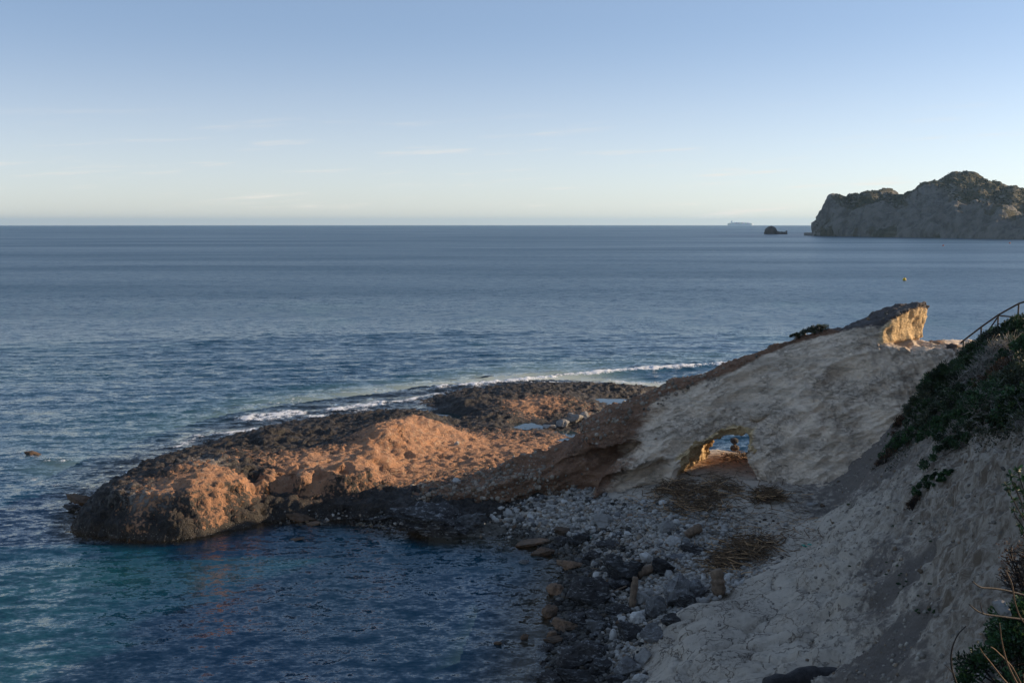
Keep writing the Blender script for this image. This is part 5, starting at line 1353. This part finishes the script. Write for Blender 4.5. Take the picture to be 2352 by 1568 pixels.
B(2318,790,47.0,1.5,.55,'dense juniper crowning the slope just under the handrail',M_JUN,ncl=42,nl=230,ll=.11,lw=.018)
B(2343,745,46.0,.6,.55,'upright bush tips poking up beside the tall handrail post',M_JUN,ncl=18,nl=150,ll=.11,lw=.02)
B(2262,800,49,1.1,.42,'yellow-tipped juniper right below the lower end of the handrail',M_JUN,ncl=26,nl=190,ll=.10,lw=.018)
B(2232,840,47,1.1,.6,'green juniper edging the saddle, lower than the handrail end',M_JUN,ncl=26,nl=210,ll=.10,lw=.018)
B(2165,905,45,1.15,1.15,'dark green feathery juniper overhanging the grey rilled rock face',M_JUN,ncl=32,nl=230,ll=.11,lw=.018,lean=(-.15,0))
B(2210,895,44,1.1,.8,'dense green juniper behind the bare silvery tangle',M_JUN,ncl=26,nl=180,ll=.10,lw=.018)
B(2292,880,41,1.3,.9,'tangle of bare silvery branches in the middle of the hillside thicket',M_OLV,ncl=30,nl=22,ll=.06,lw=.02,bare=1.4)
B(2245,930,41,1.1,.7,'low mesh of bare grey twigs beneath the silvery tangle',M_OLV,ncl=26,nl=18,ll=.06,lw=.02,bare=1.3)
B(2340,860,39,1.1,.75,'bright green broad-leaved bush high at the edge of the thicket',M_LEAF,ncl=30,nl=200,ll=.08,lw=.03)
B(2290,950,38,1.1,.8,'reddish brown half-dead bush in the heart of the thicket',M_BRN,ncl=24,nl=130,ll=.05,lw=.02,bare=.4)
B(2330,930,36,1.0,.8,'grey-green round bush below the bright broad-leaved one',M_OLV,ncl=24,nl=190,ll=.06,lw=.02)
B(2125,965,45,1.0,.9,'rounded grey-green bush at the lower corner of the thicket',M_OLV,ncl=28,nl=240,ll=.09,lw=.016)
B(2085,975,46,.75,.55,'thin pine-like sprigs leaning out over the rock face',M_JUN,ncl=16,nl=70,ll=.10,lw=.016,lean=(-.35,0))
B(2068,1012,45,.35,.85,'narrow purple-brown dead shrub leaning at the thicket edge',M_BRN,twig=M_DTWIG,ncl=22,nl=60,ll=.05,lw=.015,bare=.7,lean=(-.1,0))
B(2185,975,40,1.1,.7,'dark low bush with curved bare stems, centre of the thicket',M_JUN,ncl=26,nl=170,ll=.08,lw=.018,bare=.5)
B(2245,1010,35,1.1,1.05,'vase-shaped bush with long pale green stems above the eroded bank',M_LEAF,ncl=30,nl=130,ll=.055,lw=.02,bare=.6)
B(2190,1020,36,.8,.7,'leafy green bush beside the vase-shaped one',M_LEAF,ncl=22,nl=170,ll=.055,lw=.022)
B(2325,985,31,.9,.8,'bush with glossy yellow-green sprigs near the picture edge',M_LEAF,ncl=24,nl=120,ll=.10,lw=.03)
B(2300,1035,31,.8,.5,'low scrubby bush on top of the eroded bank',M_OLV,ncl=22,nl=110,ll=.05,lw=.018,bare=.5)
B(2345,1045,28,.7,.5,'sparse purple-grey scrub at the edge above the eroded bank',M_OLV,twig=M_TWIG,ncl=20,nl=60,ll=.05,lw=.018,bare=.7)
B(2050,1062,42.5,.9,.4,'ivy-like dark mat hanging over the foot of the ridge',M_LEAF,ncl=24,nl=170,ll=.05,lw=.022)
B(2090,1040,41,.8,.35,'olive brown mat of scrub above the hanging ivy',M_OLV,ncl=22,nl=150,ll=.06,lw=.015)
B(2030,1095,41,.55,.35,'small dark twiggy scrub at the lowest point of the thicket',M_BRN,twig=M_DTWIG,ncl=20,nl=40,ll=.04,lw=.015,bare=.6)
B(2170,1075,33.5,.8,.3,'bright green creeping mat hanging down the bank, upper part',M_LEAF,ncl=28,nl=180,ll=.05,lw=.02)
B(2130,1120,32,.55,.25,'bright green creeping mat hanging down the bank, lower tip',M_LEAF,ncl=22,nl=170,ll=.045,lw=.018)
B(2160,1138,31,.35,.22,'small green clump right of the lower creeping tip',M_LEAF,ncl=16,nl=150,ll=.045,lw=.018)
B(2096,1160,31.5,.28,.28,'black spiky dead tuft on the scree below the creeping mat',M_BRN,twig=M_DTWIG,ncl=30,nl=20,ll=.03,lw=.01,bare=.8)
B(1872,760,54.9,.85,.22,'elongated low dark shrub growing on the crest of the ridge',M_OLV,ncl=30,nl=130,ll=.05,lw=.014,z=float(at_y(1872,760,54.9)[2]) - .05,ry=.35,cat='shrub',tilt=.22)
B(1826,776,54.8,.28,.26,'small round shrub on the crest, seaward of the elongated one',M_OLV,ncl=16,nl=110,ll=.06,lw=.02,z=float(at_y(1826,778,54.8)[2]),cat='shrub')
for k_, (a, b_, D_, r_, h_, m_, lab) in enumerate((
 (2300,840,43,1.1,.6,M_JUN,'dark juniper filling the thicket below the handrail, right of the silvery tangle'),(2350,800,43,1.0,.5,M_JUN,'dark juniper at the picture edge under the tall handrail post'),
 (2240,875,44.5,.9,.7,M_JUN,'dark green bush just above the bare grey twig mesh'),(2205,935,42,.9,.7,M_JUN,'shadowy juniper left of the bare grey twig mesh'),(2150,1000,40,.9,.6,M_OLV,'grey-green scrub in the hollow under the rounded corner bush'),
 (2280,985,36.5,.9,.7,M_LEAF,'dark leafy bush between the vase-shaped bush and the reddish one'),(2350,900,37,.9,.8,M_JUN,'dark bush at the picture edge in the middle of the thicket'),(2345,1010,30,.7,.6,M_JUN,'dark low bush at the picture edge under the glossy sprigs'),
 (2150,1040,38,.8,.5,M_LEAF,'leafy dark bush hanging on the slope above the creeping mat'),(2110,1005,42.5,.8,.5,M_JUN,'low juniper behind the narrow dead shrub'),(2265,1045,33,.7,.4,M_OLV,'thin grey scrub at the roots of the vase-shaped bush'),(2080,1075,40.5,.6,.35,M_LEAF,'green mat at the lower thicket edge, above the scree'))):
    B(a,b_,D_,r_,h_,lab,m_,ncl=26,nl=190,ll=.075,lw=.02,bare=.25,seed=50+k_)
# dark understorey so that the thicket has no bare holes
n = 2600; rgn = np.random.default_rng(77)
UP = [(2215,800),(2352,745),(2420,760),(2420,1010),(2300,1040),(2200,1040),(2110,1015),(2060,1075),(2030,1095),(2062,1000),(2110,930),(2170,860)]
X = rgn.uniform(10, 32, 60000); Y = rgn.uniform(26, 55, 60000); Zc = H(X, Y); P_, Q_ = project(X, Y, Zc); k = np.nonzero(inpoly(P_, Q_, UP))[0][:34000]
c0 = np.stack([X[k], Y[k], Zc[k] + rgn.random(len(k)) ** 2 * .25], 1); n = len(k)
u = rgn.normal(size=(n, 3)); u /= np.linalg.norm(u, axis=1)[:, None]; v = np.cross(u, rgn.normal(size=(n, 3))); v /= np.linalg.norm(v, axis=1)[:, None]
Vv = np.stack([c0 - u * .05, c0 + v * .02, c0 + u * .05, c0 - v * .02], 1).reshape(-1, 3)
tn = np.repeat(np.where(rgn.random(n)[:, None] < .4, [[1.4, .8, .4]], [[.8, .8, .8]]) * rgn.uniform(.4, 1.1, (n, 1)), 4, 0)
tag(mobj("undergrowth", mesh_np("undergrowth", Vv, np.arange(n * 4).reshape(n, 4), {'tint': tn}, smooth=False), M_OLV), 'dark undergrowth between the bushes of the hillside thicket', kind='stuff')
# small tufts on the scree, one by one
TU = [(1949,1159),(2036,1292),(2092,1196),(2111,1203),(2137,1244),(2175,1261),(2068,1287),(2062,1300),(2081,1336),(2063,1342),(2065,1363),(2109,1369),(2136,1342),(2076,1348),(2082,1355),(2095,1346),(2098,1352),(2065,1373),(2108,1383),(2110,1405),(2110,1408),(2136,1402),(2150,1408),(2088,1408),(2094,1402),(1947,1292),(1951,1301),(2132,1361),(2159,1461),(2092,1158),(2035,1320),(2040,1212),(2051,1209),(2058,1197),(2065,1322),(2070,1318),(2129,1408)]
TW = {5: 9, 9: 9, 12: 8, 17: 9, 18: 8, 19: 13, 21: 10, 22: 14}
tm = []
for k in range(3):
    r = np.random.default_rng(k); m = 170; d = r.normal(size=(m, 3)); d[:, 2] = abs(d[:, 2]); d /= np.linalg.norm(d, axis=1)[:, None]; P = d * r.random((m, 1)) ** .5
    v = np.cross(d, r.normal(size=(m, 3))); v /= np.linalg.norm(v, axis=1)[:, None]
    me = mesh_np("scree_plant", np.stack([P - d * .18, P + v * .12, P + d * .25, P - v * .12], 1).reshape(-1, 3), np.arange(m * 4).reshape(m, 4), {'tint': np.repeat(r.uniform(.6, 1.3, (m, 1)), 4, 0) * np.ones((1, 3))}, smooth=False); me.materials.append(M_LEAF); tm.append(me)
PB = ('on the upper scree', 'on the middle of the scree', 'on the lower scree', 'at the pale rock side of the scree')
for k, (a, b_) in enumerate(TU):
    q = hit(a, b_); w = 1.35 * TW.get(k, 4.5 + 2 * rgn.random()) * q[1] / F / 2
    o = bpy.data.objects.new("scree_plant", tm[k % 3]); COL.objects.link(o); o.location = q + np.array([0, 0, .01]); o.scale = (w, w, w * .8); o.rotation_euler = (0, 0, k)
    reg = PB[3] if a < 2000 else (PB[0] if b_ < 1270 else (PB[1] if b_ < 1380 else PB[2])); szn = 'largest' if w > .09 else 'small'
    tag(o, f'{szn} green tuft growing alone {reg}', 'plant', f'{szn} green tufts {reg}')

# ------------------------------------------------------------------ near plants at the picture edge
def wp(l, D0, D1=None):
    D1 = D1 or D0; n = len(l); return [np.array(at_y(a, b_, D0 + (D1 - D0) * i / max(1, n - 1)), float) for i, (a, b_) in enumerate(l)]
def branch(lab, main_, forks, D0, D1, r0, r1, mat=M_DTWIG):
    P = wp(main_, D0, D1); o = P[0].copy(); b = MB()
    tt_ = np.linspace(0, 1, len(P) * 4); Ps = np.stack([np.interp(tt_, np.linspace(0, 1, len(P)), [p[k] for p in P]) for k in range(3)], 1)
    for _ in range(2): Ps[1:-1] = (Ps[:-2] + 2 * Ps[1:-1] + Ps[2:]) / 4
    b.tube(Ps - o, np.linspace(r0, r1, len(Ps)), 7)
    t = empty("bare_branch", o); tag(t, lab, 'branch'); mobj("stem", b.mesh("stem"), mat, t)
    for f in forks:
        P = wp(f, (D0 + D1) / 2); bb = MB().tube(np.array(P) - o, np.linspace(r1 * 1.3, r1 * .5, len(P)), 6); mobj("side_twig", bb.mesh("side_twig"), mat, t)
branch('upper dark bare branch reaching in from the edge, level with the scree tufts', [(2400,1378),(2352,1366),(2306,1354),(2280,1350),(2254,1349),(2242,1342),(2233,1334)], [], 7.0, 6.6, .010, .004)
branch('lower dark bare branch with a small fork, reaching in from the edge', [(2400,1426),(2352,1422),(2306,1416),(2260,1410),(2242,1401),(2226,1387)], [[(2260,1410),(2254,1398),(2251,1382)]], 6.8, 6.4, .010, .004)
branch('tall curved dark stem rising from the bottom edge in front of the scree', [(2210,1600),(2196,1568),(2185,1532),(2184,1505),(2187,1486),(2199,1456),(2219,1437)], [[(2187,1543),(2180,1536),(2170,1525)]], 7.5, 7.2, .009, .004)
M_DRY = simple_mat("dry_stalk", (.15, .09, .05), .8, .3, 8, .005)
branch('pale dry stalk crossing the corner bush from upper edge to bottom', [(2360,1600),(2335,1568),(2312,1520),(2300,1470),(2296,1430)], [], 6.6, 6.4, .008, .003, M_DRY)
branch('dry stalk slanting over the corner bush, lower and shorter', [(2335,1590),(2305,1560),(2275,1520),(2258,1500),(2251,1487)], [], 7.0, 6.8, .007, .003, M_DRY)
branch('dry stalk leaning over the middle of the corner bush', [(2345,1570),(2325,1530),(2300,1505),(2285,1490),(2275,1484)], [], 6.8, 6.6, .007, .003, M_DRY)
branch('thin brown stalk arching down along the right picture edge', [(2310,1310),(2325,1340),(2330,1380),(2340,1410),(2352,1430),(2370,1450)], [], 6.6, 6.6, .006, .004, M_DRY)
B(2352,1560,9.6,.62,.62,'glossy green bush filling the bottom corner below the bare branches',M_LEAF,twig=M_DTWIG,ncl=44,nl=210,ll=.035,lw=.010,z=float(at_y(2352,1600,9.6)[2]),spread=.22)
B(2375,1470,9.9,.45,.55,'upper part bush of dense dark green leaves against the picture edge',M_LEAF,twig=M_DTWIG,ncl=34,nl=210,ll=.035,lw=.010,z=float(at_y(2375,1500,9.9)[2]))
B(2365,1330,10.5,.38,.75,'dark wiry bush with tiny leaves along the right edge',M_BRN,twig=M_DTWIG,ncl=34,nl=26,ll=.02,lw=.007,z=float(at_y(2365,1400,10.5)[2]),bare=.7)
for a, b_, w, h, lab in ((2262,1548,26,30,'whitish lichen-covered rock at the very bottom under the corner bush'),(2298,1395,20,34,'whitish rock edge behind the corner bush, below the fork of the branch'),(2318,1500,44,50,'pale purple-grey rock half hidden inside the corner bush'),(2338,1560,26,24,'small whitish rock at the bottom edge inside the corner bush')):
    q = at_y(a, b_, 9.9); s_ = 9.9 / F / 2
    V, T = rock_shape(rg, 4, 6, .16, 1.0); V = V / np.abs(V).max(0) * np.array([w * s_ * 1.3, .2, h * s_ * 1.2])
    tag(mobj('lichen_rock', mesh_np('lichen_rock', V, T), M_PALE, None, q), lab, 'rock')
# leathery-leaved shrub at the right edge: rosettes of single leaves
ros = [(2322,1092,1),(2338,1080,1),(2350,1098,1),(2318,1122,.9),(2334,1115,1),(2348,1130,1),(2330,1145,.8),(2312,1112,.7),(2346,1160,.9),(2352,1185,1),(2340,1205,.7),(2349,1222,.8),(2328,1168,.7)]
so = np.array(at_y(2400,1290,13.2), float); sh = empty("leathery_shrub", so); tag(sh, 'shrub with rosettes of dark leathery leaves reaching in at the right edge', 'shrub')
lv = np.array([(0, 0, 0), (.25, .16, .02), (.6, .21, .0), (.9, .12, -.05), (1, 0, -.08), (.9, -.12, -.05), (.6, -.21, 0), (.25, -.16, .02), (.5, 0, -.05)]) * .085
lt = np.array([(8, i, (i + 1) % 8) for i in range(8)])
lme = [mesh_np("leaf", lv * s, lt, {'tint': np.full((9, 3), c)}) for s, c in ((1, 1), (.85, .7), (1.15, 1.2))]
for m in lme: m.materials.append(M_LEAF)
b = MB()
for a, b_, s_ in ros:
    c = np.array(at_y(a, b_, 13.0 + rgn.normal() * .15), float) - so
    b.tube([(0, 0, 0), c * .5 + (0.05, 0, -.08), c + (.02, 0, -.08), c], [.012, .009, .006, .004], 5)
    for j in range(15):
        o = bpy.data.objects.new("leaf", lme[j % 3]); COL.objects.link(o); o.parent = sh
        o.location = c + np.array([0, 0, rgn.uniform(-.03, .02)]); o.rotation_euler = (rgn.normal() * .5, -rgn.uniform(-.7, .9), rgn.uniform(0, 6.28)); o.scale = (s_,) * 3
mobj("branches", b.mesh("branches"), M_DTWIG, sh)

# ------------------------------------------------------------------ air
hz = mesh_np("haze", np.array([(x, y, z) for x in (-26000., 26000.) for y in (-26000., 26000.) for z in (-107., 118.)]), np.array([(0, 1, 3, 2), (4, 6, 7, 5), (0, 4, 5, 1), (2, 3, 7, 6), (0, 2, 6, 4), (1, 5, 7, 3)]), smooth=False)
t = NT("sea_air"); t.n.remove([n for n in t.n if n.type == 'OUTPUT_MATERIAL'][0]); t.out = t.n.new("ShaderNodeOutputMaterial")
pv = t.n.new("ShaderNodeVolumePrincipled"); pv.inputs['Color'].default_value = (.50, .76, 1.0, 1); pv.inputs['Density'].default_value = 4.0e-5; pv.inputs['Anisotropy'].default_value = .35
t.l.new(pv.outputs[0], t.out.inputs['Volume'])
USE_HAZE = True
if USE_HAZE: tag(mobj("haze", hz, t.m), kind='stuff')
